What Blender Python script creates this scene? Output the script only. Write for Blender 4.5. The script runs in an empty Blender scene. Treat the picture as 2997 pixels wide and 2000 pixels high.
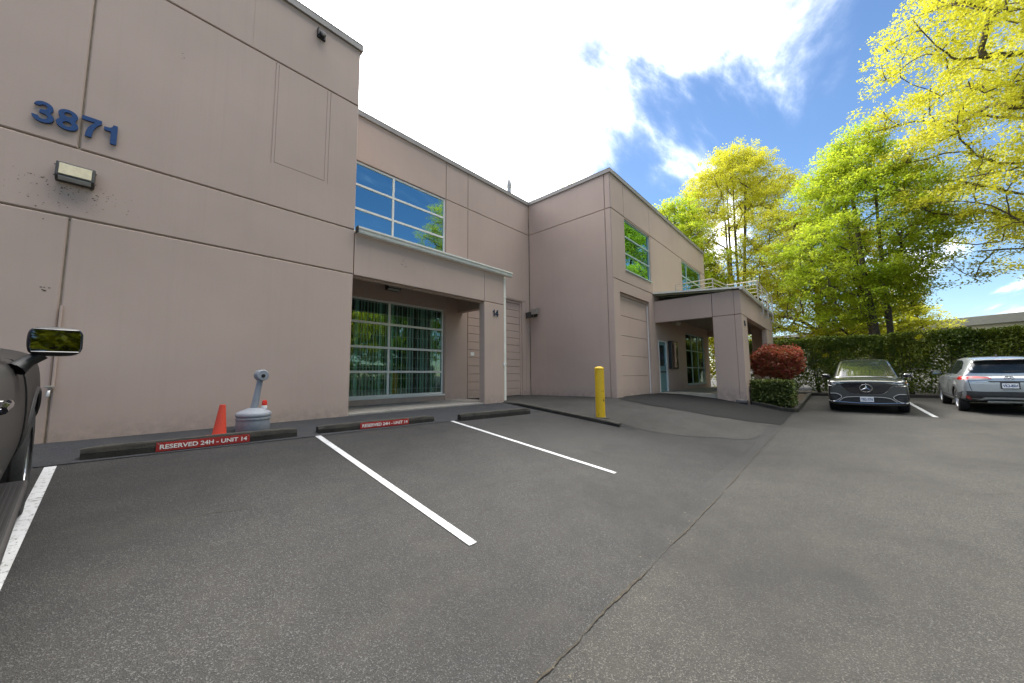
import bpy, bmesh, math, random
import numpy as np
from mathutils import Vector, Matrix
from mathutils.bvhtree import BVHTree

R = math.radians
scn = bpy.context.scene
COL = scn.collection

# ------------------------------------------------------------------ camera, sky, sun, exposure
cam_d = bpy.data.cameras.new('camera')
cam_d.sensor_fit = 'HORIZONTAL'
cam_d.sensor_width = 36.0
cam_d.lens = 36.0 * 1042.1 / 2997.0
cam_d.clip_start = 0.05
cam_d.clip_end = 2000.0
cam = bpy.data.objects.new('camera', cam_d)
COL.objects.link(cam)
_yaw, _pit, _roll = R(47.706), R(5.388), R(-0.5016)
_f = Vector((math.sin(_yaw) * math.cos(_pit), math.cos(_yaw) * math.cos(_pit), math.sin(_pit)))
_r = Vector((math.cos(_yaw), -math.sin(_yaw), 0))
_u = _r.cross(_f)
_c, _s = math.cos(_roll), math.sin(_roll)
_r2 = _c * _r + _s * _u
_u2 = -_s * _r + _c * _u
cam.matrix_world = Matrix(((_r2.x, _u2.x, -_f.x, 0), (_r2.y, _u2.y, -_f.y, 0), (_r2.z, _u2.z, -_f.z, 0), (0, 0, 0, 1)))
scn.camera = cam

SUN_AZ, SUN_EL = R(42), R(50)          # azimuth from +Y (into the building) towards +X
sun_dir = Vector((math.sin(SUN_AZ) * math.cos(SUN_EL), math.cos(SUN_AZ) * math.cos(SUN_EL), math.sin(SUN_EL)))

world = bpy.data.worlds.new('World')
scn.world = world
world.use_nodes = True
wn = world.node_tree
wn.nodes.clear()


def wnode(t, **kw):
    n = wn.nodes.new(t)
    for k, v in kw.items():
        setattr(n, k, v)
    return n


def wmath(op, a, b=None, clamp=False):
    n = wn.nodes.new('ShaderNodeMath')
    n.operation = op
    n.use_clamp = clamp
    for i, v in enumerate((a, b)):
        if v is None:
            continue
        if isinstance(v, (int, float)):
            n.inputs[i].default_value = v
        else:
            wn.links.new(v, n.inputs[i])
    return n.outputs[0]


w_out = wnode('ShaderNodeOutputWorld')
w_sky = wnode('ShaderNodeTexSky', sky_type='NISHITA')
w_sky.sun_disc = False
w_sky.sun_elevation = SUN_EL
w_sky.sun_rotation = SUN_AZ
w_sky.air_density = 1.0
w_sky.dust_density = 0.1
w_sky.ozone_density = 3.0
w_bg = wnode('ShaderNodeBackground')
w_bg.inputs['Strength'].default_value = 0.05
w_hs = wnode('ShaderNodeHueSaturation')
w_hs.inputs['Saturation'].default_value = 1.08
wn.links.new(w_sky.outputs[0], w_hs.inputs['Color'])
wn.links.new(w_hs.outputs[0], w_bg.inputs['Color'])
w_cl = wnode('ShaderNodeBackground')
w_cl.inputs['Color'].default_value = (1.0, 0.972, 0.935, 1)
w_cl.inputs['Strength'].default_value = 2.7
w_tc = wnode('ShaderNodeTexCoord')
w_sep = wnode('ShaderNodeSeparateXYZ')
wn.links.new(w_tc.outputs['Generated'], w_sep.inputs[0])
zc = wmath('MAXIMUM', w_sep.outputs[2], 0.0)
den = wmath('ADD', zc, 0.12)
px_ = wmath('DIVIDE', w_sep.outputs[0], den)
py_ = wmath('DIVIDE', w_sep.outputs[1], den)
w_comb = wnode('ShaderNodeCombineXYZ')
wn.links.new(px_, w_comb.inputs[0])
wn.links.new(py_, w_comb.inputs[1])
w_map = wnode('ShaderNodeMapping')
w_map.inputs['Location'].default_value = (12.2, 5.0, 0)
w_map.inputs['Rotation'].default_value = (0, 0, R(50))
w_map.inputs['Scale'].default_value = (0.5, 1.5, 1)
wn.links.new(w_comb.outputs[0], w_map.inputs[0])
w_n1 = wnode('ShaderNodeTexNoise')
w_n1.inputs['Scale'].default_value = 1.3
w_n1.inputs['Detail'].default_value = 9
w_n1.inputs['Roughness'].default_value = 0.60
w_n1.inputs['Distortion'].default_value = 0.5
wn.links.new(w_map.outputs[0], w_n1.inputs[0])
# the cloud bank stands before the sun behind the building and thins out away from there
w_dot = wnode('ShaderNodeVectorMath', operation='DOT_PRODUCT')
wn.links.new(w_tc.outputs['Generated'], w_dot.inputs[0])
w_dot.inputs[1].default_value = (math.sin(R(15)) * math.cos(R(30)), math.cos(R(15)) * math.cos(R(30)), math.sin(R(30)))
bank = wn.nodes.new('ShaderNodeMapRange')
bank.inputs['From Min'].default_value = 0.42
bank.inputs['From Max'].default_value = 0.95
bank.inputs['To Min'].default_value = 0.0
bank.inputs['To Max'].default_value = 0.42
wn.links.new(w_dot.outputs['Value'], bank.inputs['Value'])
over = wn.nodes.new('ShaderNodeMapRange')  # unseen cloud overhead, added to spread light evenly over the walls
over.inputs['From Min'].default_value = 0.56
over.inputs['From Max'].default_value = 0.90
over.inputs['To Min'].default_value = -0.01
over.inputs['To Max'].default_value = 0.30
wn.links.new(w_sep.outputs[2], over.inputs['Value'])
puff = wmath('MULTIPLY_ADD', w_n1.outputs[0], 1.7)
puff.node.inputs[2].default_value = -0.35
cov = wmath('ADD', wmath('ADD', puff, bank.outputs[0]), over.outputs[0])
w_ramp = wnode('ShaderNodeMapRange')
w_ramp.interpolation_type = 'SMOOTHSTEP'
w_ramp.inputs['From Min'].default_value = 0.42
w_ramp.inputs['From Max'].default_value = 1.0
wn.links.new(cov, w_ramp.inputs['Value'])
w_mix = wnode('ShaderNodeMixShader')
thin = wmath('POWER', w_ramp.outputs[0], 3.0)      # thin veils let the blue through
wn.links.new(thin, w_mix.inputs[0])
wn.links.new(w_bg.outputs[0], w_mix.inputs[1])
wn.links.new(w_cl.outputs[0], w_mix.inputs[2])
wn.links.new(w_mix.outputs[0], w_out.inputs[0])

sun_d = bpy.data.lights.new('sun', 'SUN')
sun_d.energy = 1.5
sun_d.angle = R(14)
sun_d.color = (1.0, 0.95, 0.86)
sun = bpy.data.objects.new('sun', sun_d)
COL.objects.link(sun)
sun.rotation_euler = sun_dir.to_track_quat('Z', 'Y').to_euler()
sun.location = (0, 0, 40)

scn.view_settings.view_transform = 'Standard'
scn.view_settings.look = 'None'
scn.view_settings.gamma = 1.0
scn.view_settings.use_curve_mapping = False
scn.view_settings.exposure = 1.82
scn.cycles.max_bounces = 8
scn.cycles.transparent_max_bounces = 16
scn.cycles.sample_clamp_indirect = 6.0
scn.cycles.use_denoising = True

# ------------------------------------------------------------------ materials
MATS = {}


class NT:
    def __init__(self, name):
        self.m = bpy.data.materials.new(name)
        self.m.use_nodes = True
        self.t = self.m.node_tree
        self.t.nodes.clear()
        self.out = self.t.nodes.new('ShaderNodeOutputMaterial')
        MATS[name] = self.m
        self.tc = None

    def n(self, typ, **kw):
        nd = self.t.nodes.new(typ)
        for k, v in kw.items():
            if k in nd.inputs:
                self.set(nd.inputs[k], v)
            else:
                setattr(nd, k, v)
        return nd

    def set(self, sock, v):
        if hasattr(v, 'is_linked') or isinstance(v, bpy.types.NodeSocket):
            self.t.links.new(v, sock)
        elif isinstance(v, (tuple, list)) and len(v) == 3 and sock.type == 'RGBA':
            sock.default_value = (*v, 1)
        else:
            sock.default_value = v

    def coord(self, kind='Object', scale=(1, 1, 1)):
        if self.tc is None:
            self.tc = self.n('ShaderNodeTexCoord')
        if scale == (1, 1, 1):
            return self.tc.outputs[kind]
        mp = self.n('ShaderNodeMapping', Scale=scale)
        self.t.links.new(self.tc.outputs[kind], mp.inputs[0])
        return mp.outputs[0]

    def pos(self, scale=(1, 1, 1)):
        g = self.n('ShaderNodeNewGeometry')
        mp = self.n('ShaderNodeMapping', Scale=scale)
        self.t.links.new(g.outputs['Position'], mp.inputs[0])
        return mp.outputs[0]

    def noise(self, vec, scale, detail=4, rough=0.5, dist=0.0):
        nd = self.n('ShaderNodeTexNoise', Scale=scale, Detail=detail, Roughness=rough, Distortion=dist)
        self.t.links.new(vec, nd.inputs['Vector'])
        return nd.outputs[0]

    def ramp(self, fac, stops):
        nd = self.n('ShaderNodeValToRGB')
        cr = nd.color_ramp
        while len(cr.elements) < len(stops):
            cr.elements.new(0.5)
        for e, (p, c) in zip(cr.elements, stops):
            e.position = p
            e.color = (*c, 1) if len(c) == 3 else c
        self.t.links.new(fac, nd.inputs[0])
        return nd.outputs[0]

    def mix(self, fac, a, b, blend='MIX'):
        nd = self.n('ShaderNodeMix', data_type='RGBA', blend_type=blend)
        self.set(nd.inputs[0], fac)
        self.set(nd.inputs[6], a)
        self.set(nd.inputs[7], b)
        return nd.outputs[2]

    def mr(self, v, a, b, c, d):
        nd = self.n('ShaderNodeMapRange')
        self.set(nd.inputs[0], v)
        for i, x in enumerate((a, b, c, d)):
            nd.inputs[i + 1].default_value = x
        return nd.outputs[0]

    def bsdf(self, color, rough=0.6, bump=None, bstr=0.2, bdist=0.01, **kw):
        b = self.n('ShaderNodeBsdfPrincipled')
        self.set(b.inputs['Base Color'], color)
        self.set(b.inputs['Roughness'], rough)
        for k, v in kw.items():
            self.set(b.inputs[k.replace('_', ' ')], v)
        if bump is not None:
            bp = self.n('ShaderNodeBump', Strength=bstr, Distance=bdist)
            self.t.links.new(bump, bp.inputs['Height'])
            self.t.links.new(bp.outputs[0], b.inputs['Normal'])
        self.t.links.new(b.outputs[0], self.out.inputs[0])
        return b


def simple(name, color, rough=0.6, var=0.12, nscale=6.0, bump=0.0, **kw):
    t = NT(name)
    v = t.pos()
    n = t.noise(v, nscale, 5, 0.6)
    c = t.mix(t.mr(n, 0.3, 0.7, 0, 1), tuple(x * (1 - var) for x in color), tuple(min(1, x * (1 + var)) for x in color))
    if bump:
        t.bsdf(c, rough, bump=t.noise(v, nscale * 12, 3), bstr=bump, bdist=0.004, **kw)
    else:
        t.bsdf(c, rough, **kw)
    return t.m


# painted tilt-up concrete
def wall_material(name, base):
    t = NT(name)
    v = t.pos()
    big = t.noise(v, 0.35, 4, 0.55)
    streak = t.noise(t.pos((4.5, 4.5, 0.10)), 1.7, 6, 0.68)
    fine = t.noise(v, 55, 3, 0.6)
    c = t.mix(t.mr(big, 0.3, 0.7, 0, 1), tuple(x * 0.89 for x in base), tuple(x * 1.06 for x in base))
    c = t.mix(t.mr(streak, 0.52, 0.80, 0, 0.22), c, tuple(x * 0.72 for x in base))
    c = t.mix(t.mr(fine, 0.35, 0.75, 0, 0.10), c, tuple(x * 0.8 for x in base))
    # splash-back dirt just above the paving, on the paint itself
    sep = t.n('ShaderNodeSeparateXYZ')
    t.t.links.new(v, sep.inputs[0])
    edge = t.n('ShaderNodeMath', operation='MULTIPLY')
    t.t.links.new(t.mr(sep.outputs[2], -0.95, -0.45, 1, 0), edge.inputs[0])
    t.t.links.new(t.mr(t.noise(v, 7, 5, 0.7), 0.35, 0.75, 0, 0.75), edge.inputs[1])
    c = t.mix(edge.outputs[0], c, (0.13, 0.115, 0.095))
    t.bsdf(c, 0.75, bump=t.noise(v, 90, 4, 0.7), bstr=0.16, bdist=0.004)
    return t.m


M_WALL = wall_material('wall_paint', (0.485, 0.366, 0.303))
M_JOINT = simple('joint_sealant', (0.36, 0.30, 0.22), 0.8, 0.2, 9)
M_CAP = simple('parapet_flashing', (0.30, 0.27, 0.245), 0.5, 0.10, 3)
M_GUT = simple('cream_gutter_paint', (0.74, 0.72, 0.64), 0.45, 0.08, 4)
M_FRAME = simple('aluminium_frame', (0.72, 0.72, 0.67), 0.4, 0.06, 8)
M_DFRAME = simple('teal_frame', (0.40, 0.50, 0.47), 0.4, 0.06, 8)
M_SOFFIT = simple('soffit_boards', (0.25, 0.215, 0.19), 0.8, 0.12, 4)
M_DECKU = simple('green_metal_deck', (0.33, 0.36, 0.26), 0.5, 0.1, 5)
M_DARKIN = simple('dark_interior', (0.035, 0.035, 0.035), 0.9, 0.2, 3)
M_BLACK = simple('black_plastic', (0.018, 0.018, 0.019), 0.45, 0.2, 20)
M_HOUS = simple('bronze_housing', (0.05, 0.047, 0.042), 0.55, 0.25, 25, bump=0.2)
M_STEEL = simple('galvanised_rail', (0.50, 0.45, 0.40), 0.38, 0.12, 15, Metallic=0.6)
M_GREY = simple('grey_plastic', (0.26, 0.28, 0.31), 0.55, 0.12, 14, bump=0.15)
M_WHITE = simple('white_plastic', (0.75, 0.75, 0.73), 0.4, 0.05, 20)
M_RED = simple('red_cap', (0.65, 0.03, 0.015), 0.4, 0.08, 20)
M_CHROME = simple('chrome', (0.75, 0.76, 0.78), 0.12, 0.04, 10, Metallic=1.0)
M_RUBBER = simple('tyre_rubber', (0.016, 0.016, 0.017), 0.8, 0.3, 30, bump=0.3)
M_WELL = simple('wheel_well', (0.008, 0.008, 0.008), 0.95, 0.2, 5)
M_ALLOY = simple('alloy_wheel', (0.52, 0.53, 0.55), 0.3, 0.08, 20, Metallic=0.9)
M_BLUE = simple('blue_number_paint', (0.008, 0.050, 0.165), 0.45, 0.12, 20)
M_NAVY = simple('navy_number_paint', (0.018, 0.03, 0.06), 0.45, 0.12, 20)
M_TXTW = simple('white_lettering', (0.78, 0.76, 0.72), 0.5, 0.08, 60)
M_PIPE = simple('flue_metal', (0.42, 0.41, 0.38), 0.4, 0.15, 12, Metallic=0.7)
M_SPECK = simple('dirt_specks', (0.11, 0.085, 0.062), 0.9, 0.3, 30)
M_TEAL = simple('teal_door_paint', (0.16, 0.30, 0.31), 0.45, 0.1, 6)
M_GREENP = simple('green_pole_paint', (0.03, 0.11, 0.07), 0.5, 0.15, 9)
M_CURTA = simple('blind_fabric', (0.72, 0.74, 0.72), 0.8, 0.15, 5)
M_BARK = simple('bark', (0.085, 0.068, 0.052), 0.9, 0.35, 9, bump=0.6)
M_SOIL = simple('planting_soil', (0.06, 0.045, 0.03), 0.95, 0.35, 7, bump=0.5)
M_ROOF = simple('roof_membrane', (0.22, 0.21, 0.20), 0.85, 0.1, 1)
M_BGW = simple('far_building_wall', (0.42, 0.415, 0.39), 0.7, 0.06, 0.4)
M_BGR = simple('far_building_fascia', (0.20, 0.205, 0.205), 0.7, 0.08, 0.4)


def glass_mat(name, tint, trans, refl):
    t = NT(name)
    fr = t.n('ShaderNodeFresnel', IOR=1.5)
    fac = t.mr(fr.outputs[0], 0.04, 1.0, refl, 1.0)
    gl = t.n('ShaderNodeBsdfGlossy', Color=tint, Roughness=0.015)
    wv = t.noise(t.pos((1.0, 1.0, 1.0)), 0.9, 2, 0.5)
    bp = t.n('ShaderNodeBump', Strength=0.02, Distance=0.05)
    t.t.links.new(wv, bp.inputs['Height'])
    t.t.links.new(bp.outputs[0], gl.inputs['Normal'])
    tr = t.n('ShaderNodeBsdfTransparent', Color=trans)
    mx = t.n('ShaderNodeMixShader')
    t.t.links.new(fac, mx.inputs[0])
    t.t.links.new(tr.outputs[0], mx.inputs[1])
    t.t.links.new(gl.outputs[0], mx.inputs[2])
    t.t.links.new(mx.outputs[0], t.out.inputs[0])
    return t.m


M_GLASSU = glass_mat('reflective_window_glass', (0.40, 0.72, 0.86), (0.22, 0.42, 0.45), 0.62)
M_GLASSL = glass_mat('green_window_glass', (0.75, 0.92, 0.86), (0.66, 0.86, 0.81), 0.10)
M_CARGL = simple('car_glass', (0.012, 0.016, 0.016), 0.03, 0.1, 2, Specular_IOR_Level=0.75)


def paint_mat(name, col, flake=0.5, coat=1.0):
    t = NT(name)
    n = t.noise(t.coord('Object'), 400, 2)
    c = t.mix(t.mr(n, 0.4, 0.7, 0, 0.3), col, tuple(min(1, x * 1.35) for x in col))
    t.bsdf(c, 0.32 if coat > .5 else .55, Metallic=flake, Coat_Weight=coat, Coat_Roughness=0.04, Specular_IOR_Level=0.5 if coat > .5 else 0.12)
    return t.m


M_MERC = paint_mat('graphite_car_paint', (0.062, 0.066, 0.065), 0.5)
M_TOY = paint_mat('silver_blue_car_paint', (0.37, 0.40, 0.435), 0.6)
M_TRUCK = paint_mat('dark_grey_truck_paint', (0.026, 0.025, 0.024), 0.0, 0.06)
M_GLOSSB = simple('gloss_black_trim', (0.010, 0.011, 0.016), 0.08, 0.1, 3, Coat_Weight=1.0)
M_CLAD = simple('grey_plastic_cladding', (0.045, 0.046, 0.05), 0.6, 0.15, 30)
M_SKID = simple('silver_skid_trim', (0.50, 0.51, 0.52), 0.4, 0.05, 20)
M_TAIL = simple('red_tail_lens', (0.42, 0.010, 0.012), 0.1, 0.2, 25, Coat_Weight=1.0)
M_LENS = simple('clear_lamp_lens', (0.45, 0.46, 0.45), 0.08, 0.2, 12, Coat_Weight=1.0)
M_HEAD = simple('headlamp_dark_lens', (0.05, 0.053, 0.055), 0.06, 0.6, 18, Coat_Weight=1.0)
M_AMBER = simple('amber_reflector', (0.65, 0.25, 0.02), 0.2, 0.1, 20, Coat_Weight=1.0)
M_PLATE = simple('plate_white', (0.70, 0.72, 0.76), 0.5, 0.04, 20)
M_MIRROR = simple('mirror_glass', (0.12, 0.135, 0.15), 0.02, 0.02, 1, Metallic=1.0)
M_LAMPL = simple('aged_lamp_lens', (0.66, 0.57, 0.36), 0.25, 0.12, 20, Coat_Weight=0.6)
M_LAMPC = simple('clear_lamp_glass', (0.42, 0.41, 0.38), 0.2, 0.15, 20, Coat_Weight=0.6)


# asphalt: two paving ages meet along the joint at y = 1.15
def asphalt(name, tone_a, tone_b=None, strength=0.5, dust=1.0):
    t = NT(name)
    v = t.pos()
    grains = t.n('ShaderNodeTexVoronoi', Scale=185.0)
    t.t.links.new(v, grains.inputs['Vector'])
    sepc = t.n('ShaderNodeSeparateColor')
    t.t.links.new(grains.outputs['Color'], sepc.inputs[0])
    g = sepc.outputs[0]
    big = t.noise(v, 0.45, 6, 0.6, 0.4)
    mid = t.noise(v, 3.2, 6, 0.65)
    fine = t.noise(v, 42, 4, 0.7)

    def rel(k, g_=1.0, b_=1.0):
        return (tone_a[0] * k, tone_a[1] * k * g_, tone_a[2] * k * b_)

    def tone(col):
        lo = tuple(x * 0.50 for x in col)
        hi = tuple(min(1, x * 2.6) for x in col)
        c = t.mix(t.mr(g, 0.0, 1.0, 0, 1), lo, tuple(x * 1.25 for x in col))
        c = t.mix(t.mr(g, 0.84, 0.95, 0, 0.85), c, hi)
        return c
    c = tone(tone_a)
    if tone_b:
        sp = t.n('ShaderNodeSeparateXYZ')
        t.t.links.new(v, sp.inputs[0])
        wob = t.n('ShaderNodeMath', operation='ADD')
        t.t.links.new(sp.outputs[1], wob.inputs[0])
        t.t.links.new(t.mr(t.noise(v, 2.5, 4), 0, 1, -0.06, 0.06), wob.inputs[1])
        c = t.mix(t.mr(wob.outputs[0], 1.11, 1.19, 0, 1), tone(tone_b), c)
    c = t.mix(t.mr(big, 0.38, 0.66, 0.0, 0.60), c, rel(0.46))
    c = t.mix(t.mr(mid, 0.45, 0.8, 0.0, 0.35 * dust), c, rel(1.65, 0.93, 0.80))
    stain = t.noise(v, 0.9, 3, 0.5, 0.8)
    c = t.mix(t.mr(stain, 0.62, 0.78, 0.0, 0.5), c, rel(0.55))
    tracks = t.noise(t.pos((0.12, 1.5, 1.0)), 1.3, 5, 0.6)
    c = t.mix(t.mr(tracks, 0.52, 0.75, 0.0, 0.38), c, rel(0.58))
    drips = t.noise(t.pos((1.0, 0.55, 1.0)), 2.1, 3, 0.45)
    c = t.mix(t.mr(drips, 0.70, 0.78, 0.0, 0.7), c, rel(0.34))
    hgt = t.n('ShaderNodeMath', operation='ADD')
    t.t.links.new(grains.outputs['Distance'], hgt.inputs[0])
    t.t.links.new(fine, hgt.inputs[1])
    t.bsdf(c, 0.86, bump=hgt.outputs[0], bstr=strength, bdist=0.006, Specular_IOR_Level=0.35)
    return t.m


M_ASPH = asphalt('asphalt', (0.035, 0.0345, 0.034), (0.0435, 0.0418, 0.0380))
M_ASPH2 = asphalt('finer_bluish_asphalt', (0.034, 0.036, 0.041), None, 0.35)
M_ASPHD = asphalt('fresh_dark_asphalt', (0.0058, 0.0058, 0.0062), None, 0.3, 0.5)
M_ASPH3 = asphalt('paler_old_asphalt', (0.044, 0.0425, 0.0395), None, 0.45)
M_CONC = simple('concrete_slab', (0.25, 0.235, 0.21), 0.85, 0.2, 3.5, bump=0.3)
M_CONCL = simple('light_concrete_slab', (0.36, 0.335, 0.27), 0.85, 0.12, 2.5, bump=0.2)


def stop_material():
    t = NT('grimy_concrete')
    v = t.pos()
    a = t.noise(v, 5, 6, 0.7)
    b = t.noise(v, 38, 4, 0.7)
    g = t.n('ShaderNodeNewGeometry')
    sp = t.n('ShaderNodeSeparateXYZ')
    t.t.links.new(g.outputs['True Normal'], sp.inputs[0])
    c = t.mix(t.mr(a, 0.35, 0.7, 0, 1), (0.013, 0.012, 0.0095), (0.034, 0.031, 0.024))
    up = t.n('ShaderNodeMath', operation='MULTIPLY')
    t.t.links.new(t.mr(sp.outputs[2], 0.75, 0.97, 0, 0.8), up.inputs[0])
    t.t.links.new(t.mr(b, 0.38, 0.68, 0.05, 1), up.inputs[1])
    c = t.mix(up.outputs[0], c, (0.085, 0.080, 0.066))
    t.bsdf(c, 0.9, bump=b, bstr=0.7, bdist=0.012)
    return t.m


M_STOP = stop_material()


def line_material():
    t = NT('road_paint')
    v = t.pos()
    wear = t.noise(v, 26, 6, 0.75)
    c = t.mix(t.mr(wear, 0.54, 0.64, 0, 0.9), (0.52, 0.53, 0.54), (0.05, 0.05, 0.05))
    c = t.mix(t.mr(t.noise(v, 3, 4), 0.4, 0.8, 0, 0.4), c, (0.28, 0.27, 0.26))
    t.bsdf(c, 0.75, bump=t.noise(v, 80, 4), bstr=0.3, bdist=0.003)
    return t.m


M_LINE = line_material()


def worn(name, col, under, scale, lo, hi, rough=0.5):
    t = NT(name)
    v = t.pos()
    c = t.mix(t.mr(t.noise(v, scale, 6, 0.7, 0.3), lo, hi, 0, 1), col, under)
    c = t.mix(t.mr(t.noise(v, 3.0, 4, 0.6), 0.4, 0.8, 0, 0.35), c, tuple(x * 0.65 for x in col))
    t.bsdf(c, rough, bump=t.noise(v, 40, 4), bstr=0.15, bdist=0.003)
    return t.m


M_YEL = worn('chipped_yellow_paint', (0.70, 0.44, 0.012), (0.045, 0.032, 0.02), 9, 0.63, 0.65)
M_SIGN = worn('faded_red_sign', (0.36, 0.022, 0.018), (0.20, 0.03, 0.025), 30, 0.60, 0.75)
M_CONE = worn('orange_cone', (0.62, 0.062, 0.03), (0.25, 0.045, 0.03), 28, 0.62, 0.80)


def leaf_mat(name, ca, cb, cc, transl=0.5):
    t = NT(name)
    v = t.pos()
    oi = t.noise(v, 0.8, 3, 0.6)
    fi = t.noise(v, 9.0, 2, 0.6)
    c = t.mix(t.mr(oi, 0.35, 0.65, 0, 1), ca, cb)
    c = t.mix(t.mr(fi, 0.45, 0.75, 0, 0.9), c, cc)
    d = t.n('ShaderNodeBsdfDiffuse', Color=c)
    tl = t.n('ShaderNodeBsdfTranslucent', Color=c)
    gl = t.n('ShaderNodeBsdfGlossy', Color=(0.8, 0.8, 0.8), Roughness=0.5)
    m1 = t.n('ShaderNodeMixShader')
    m1.inputs[0].default_value = transl
    t.t.links.new(d.outputs[0], m1.inputs[1])
    t.t.links.new(tl.outputs[0], m1.inputs[2])
    m2 = t.n('ShaderNodeMixShader')
    m2.inputs[0].default_value = 0.03
    t.t.links.new(m1.outputs[0], m2.inputs[1])
    t.t.links.new(gl.outputs[0], m2.inputs[2])
    t.t.links.new(m2.outputs[0], t.out.inputs[0])
    return t.m


M_LYEL = leaf_mat('yellow_spring_leaves', (0.53, 0.52, 0.035), (0.62, 0.575, 0.045), (0.36, 0.42, 0.03))
M_LYG = leaf_mat('yellow_green_leaves', (0.48, 0.49, 0.032), (0.58, 0.54, 0.034), (0.33, 0.40, 0.027), 0.55)
M_LGRN = leaf_mat('fresh_green_leaves', (0.38, 0.50, 0.032), (0.53, 0.57, 0.038), (0.24, 0.38, 0.024), 0.58)
M_LHEDGE = leaf_mat('hedge_leaves', (0.105, 0.155, 0.018), (0.185, 0.225, 0.024), (0.055, 0.090, 0.014), 0.45)
M_LBOX = leaf_mat('box_hedge_leaves', (0.055, 0.085, 0.022), (0.10, 0.13, 0.028), (0.19, 0.22, 0.05), 0.3)
M_LRED = leaf_mat('red_bush_leaves', (0.37, 0.058, 0.045), (0.42, 0.105, 0.060), (0.15, 0.18, 0.038), 0.45)

# ------------------------------------------------------------------ helpers


class MB:
    def __init__(self):
        self.v = []
        self.f = []

    def quad(self, a, b, c, d):
        i = len(self.v)
        self.v += [tuple(a), tuple(b), tuple(c), tuple(d)]
        self.f.append((i, i + 1, i + 2, i + 3))

    def box(self, x0, x1, y0, y1, z0, z1):
        i = len(self.v)
        self.v += [(x0, y0, z0), (x1, y0, z0), (x1, y1, z0), (x0, y1, z0), (x0, y0, z1), (x1, y0, z1), (x1, y1, z1), (x0, y1, z1)]
        for f in ((0, 3, 2, 1), (4, 5, 6, 7), (0, 1, 5, 4), (1, 2, 6, 5), (2, 3, 7, 6), (3, 0, 4, 7)):
            self.f.append(tuple(i + k for k in f))
        return self

    def tube(self, pts, rad, n=8, cap=True):
        pts = [Vector(p) for p in pts]
        if not isinstance(rad, (list, tuple)):
            rad = [rad] * len(pts)
        base = len(self.v)
        up = None
        for k, p in enumerate(pts):
            d = (pts[min(k + 1, len(pts) - 1)] - pts[max(k - 1, 0)]).normalized()
            if up is None:
                up = Vector((0, 0, 1)) if abs(d.z) < 0.9 else Vector((1, 0, 0))
            a = d.cross(up).normalized()
            b = a.cross(d).normalized()
            up = b
            for j in range(n):
                t = 2 * math.pi * j / n
                self.v.append(tuple(p + rad[k] * (math.cos(t) * a + math.sin(t) * b)))
        for k in range(len(pts) - 1):
            for j in range(n):
                q = base + k * n
                self.f.append((q + j, q + (j + 1) % n, q + n + (j + 1) % n, q + n + j))
        if cap:
            self.f.append(tuple(base + j for j in range(n))[::-1])
            self.f.append(tuple(base + (len(pts) - 1) * n + j for j in range(n)))
        return self

    def lathe(self, prof, n=24, o=(0, 0, 0)):
        base = len(self.v)
        for r, z in prof:
            for j in range(n):
                t = 2 * math.pi * j / n
                self.v.append((o[0] + r * math.cos(t), o[1] + r * math.sin(t), o[2] + z))
        for k in range(len(prof) - 1):
            for j in range(n):
                q = base + k * n
                self.f.append((q + j, q + (j + 1) % n, q + n + (j + 1) % n, q + n + j))
        self.f.append(tuple(base + j for j in range(n))[::-1])
        self.f.append(tuple(base + (len(prof) - 1) * n + j for j in range(n)))
        return self

    def prism(self, poly, a, b, axis='x'):
        n = len(poly)
        base = len(self.v)
        for t in (a, b):
            for p, q in poly:
                self.v.append({'x': (t, p, q), 'y': (p, t, q), 'z': (p, q, t)}[axis])
        for j in range(n):
            self.f.append((base + j, base + (j + 1) % n, base + n + (j + 1) % n, base + n + j))
        self.f.append(tuple(base + j for j in range(n))[::-1])
        self.f.append(tuple(base + n + j for j in range(n)))
        return self

    def build(self, name, mat, parent=None, smooth=False, bevel=0.0, loc=None, rot=None, recalc=True):
        me = bpy.data.meshes.new(name)
        me.from_pydata(self.v, [], self.f)
        if recalc or bevel:
            bm = bmesh.new()
            bm.from_mesh(me)
            if bevel:
                bmesh.ops.remove_doubles(bm, verts=bm.verts, dist=1e-5)
                es = [e for e in bm.edges if len(e.link_faces) == 2 and e.calc_face_angle(0) > 0.5]
                bmesh.ops.bevel(bm, geom=es, offset=bevel, segments=2, affect='EDGES', profile=0.6)
            bmesh.ops.recalc_face_normals(bm, faces=bm.faces)
            bm.to_mesh(me)
            bm.free()
        return link(name, me, mat, parent, smooth, loc, rot)


def link(name, me, mat, parent=None, smooth=False, loc=None, rot=None):
    if mat is not None:
        me.materials.append(mat)
    if smooth:
        me.polygons.foreach_set('use_smooth', [True] * len(me.polygons))
        try:
            me.set_sharp_from_angle(angle=R(42))
        except Exception:
            pass
    o = bpy.data.objects.new(name, me)
    COL.objects.link(o)
    if parent is not None:
        o.parent = parent
    if loc is not None:
        o.location = loc
    if rot is not None:
        o.rotation_euler = rot
    return o


def tag(o, label, cat, group=None, kind=None):
    o['label'] = label
    if cat:
        o['category'] = cat
    if group:
        o['group'] = group
    if kind:
        o['kind'] = kind
    return o


def thing(name, label, cat, loc=(0, 0, 0), rot=(0, 0, 0), group=None):
    o = bpy.data.objects.new(name, None)
    o.empty_display_size = 0.2
    COL.objects.link(o)
    o.location = loc
    o.rotation_euler = rot
    return tag(o, label, cat, group)


def struct(o, label=None):
    o['kind'] = 'structure'
    if label:
        o['label'] = label
    return o


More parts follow.
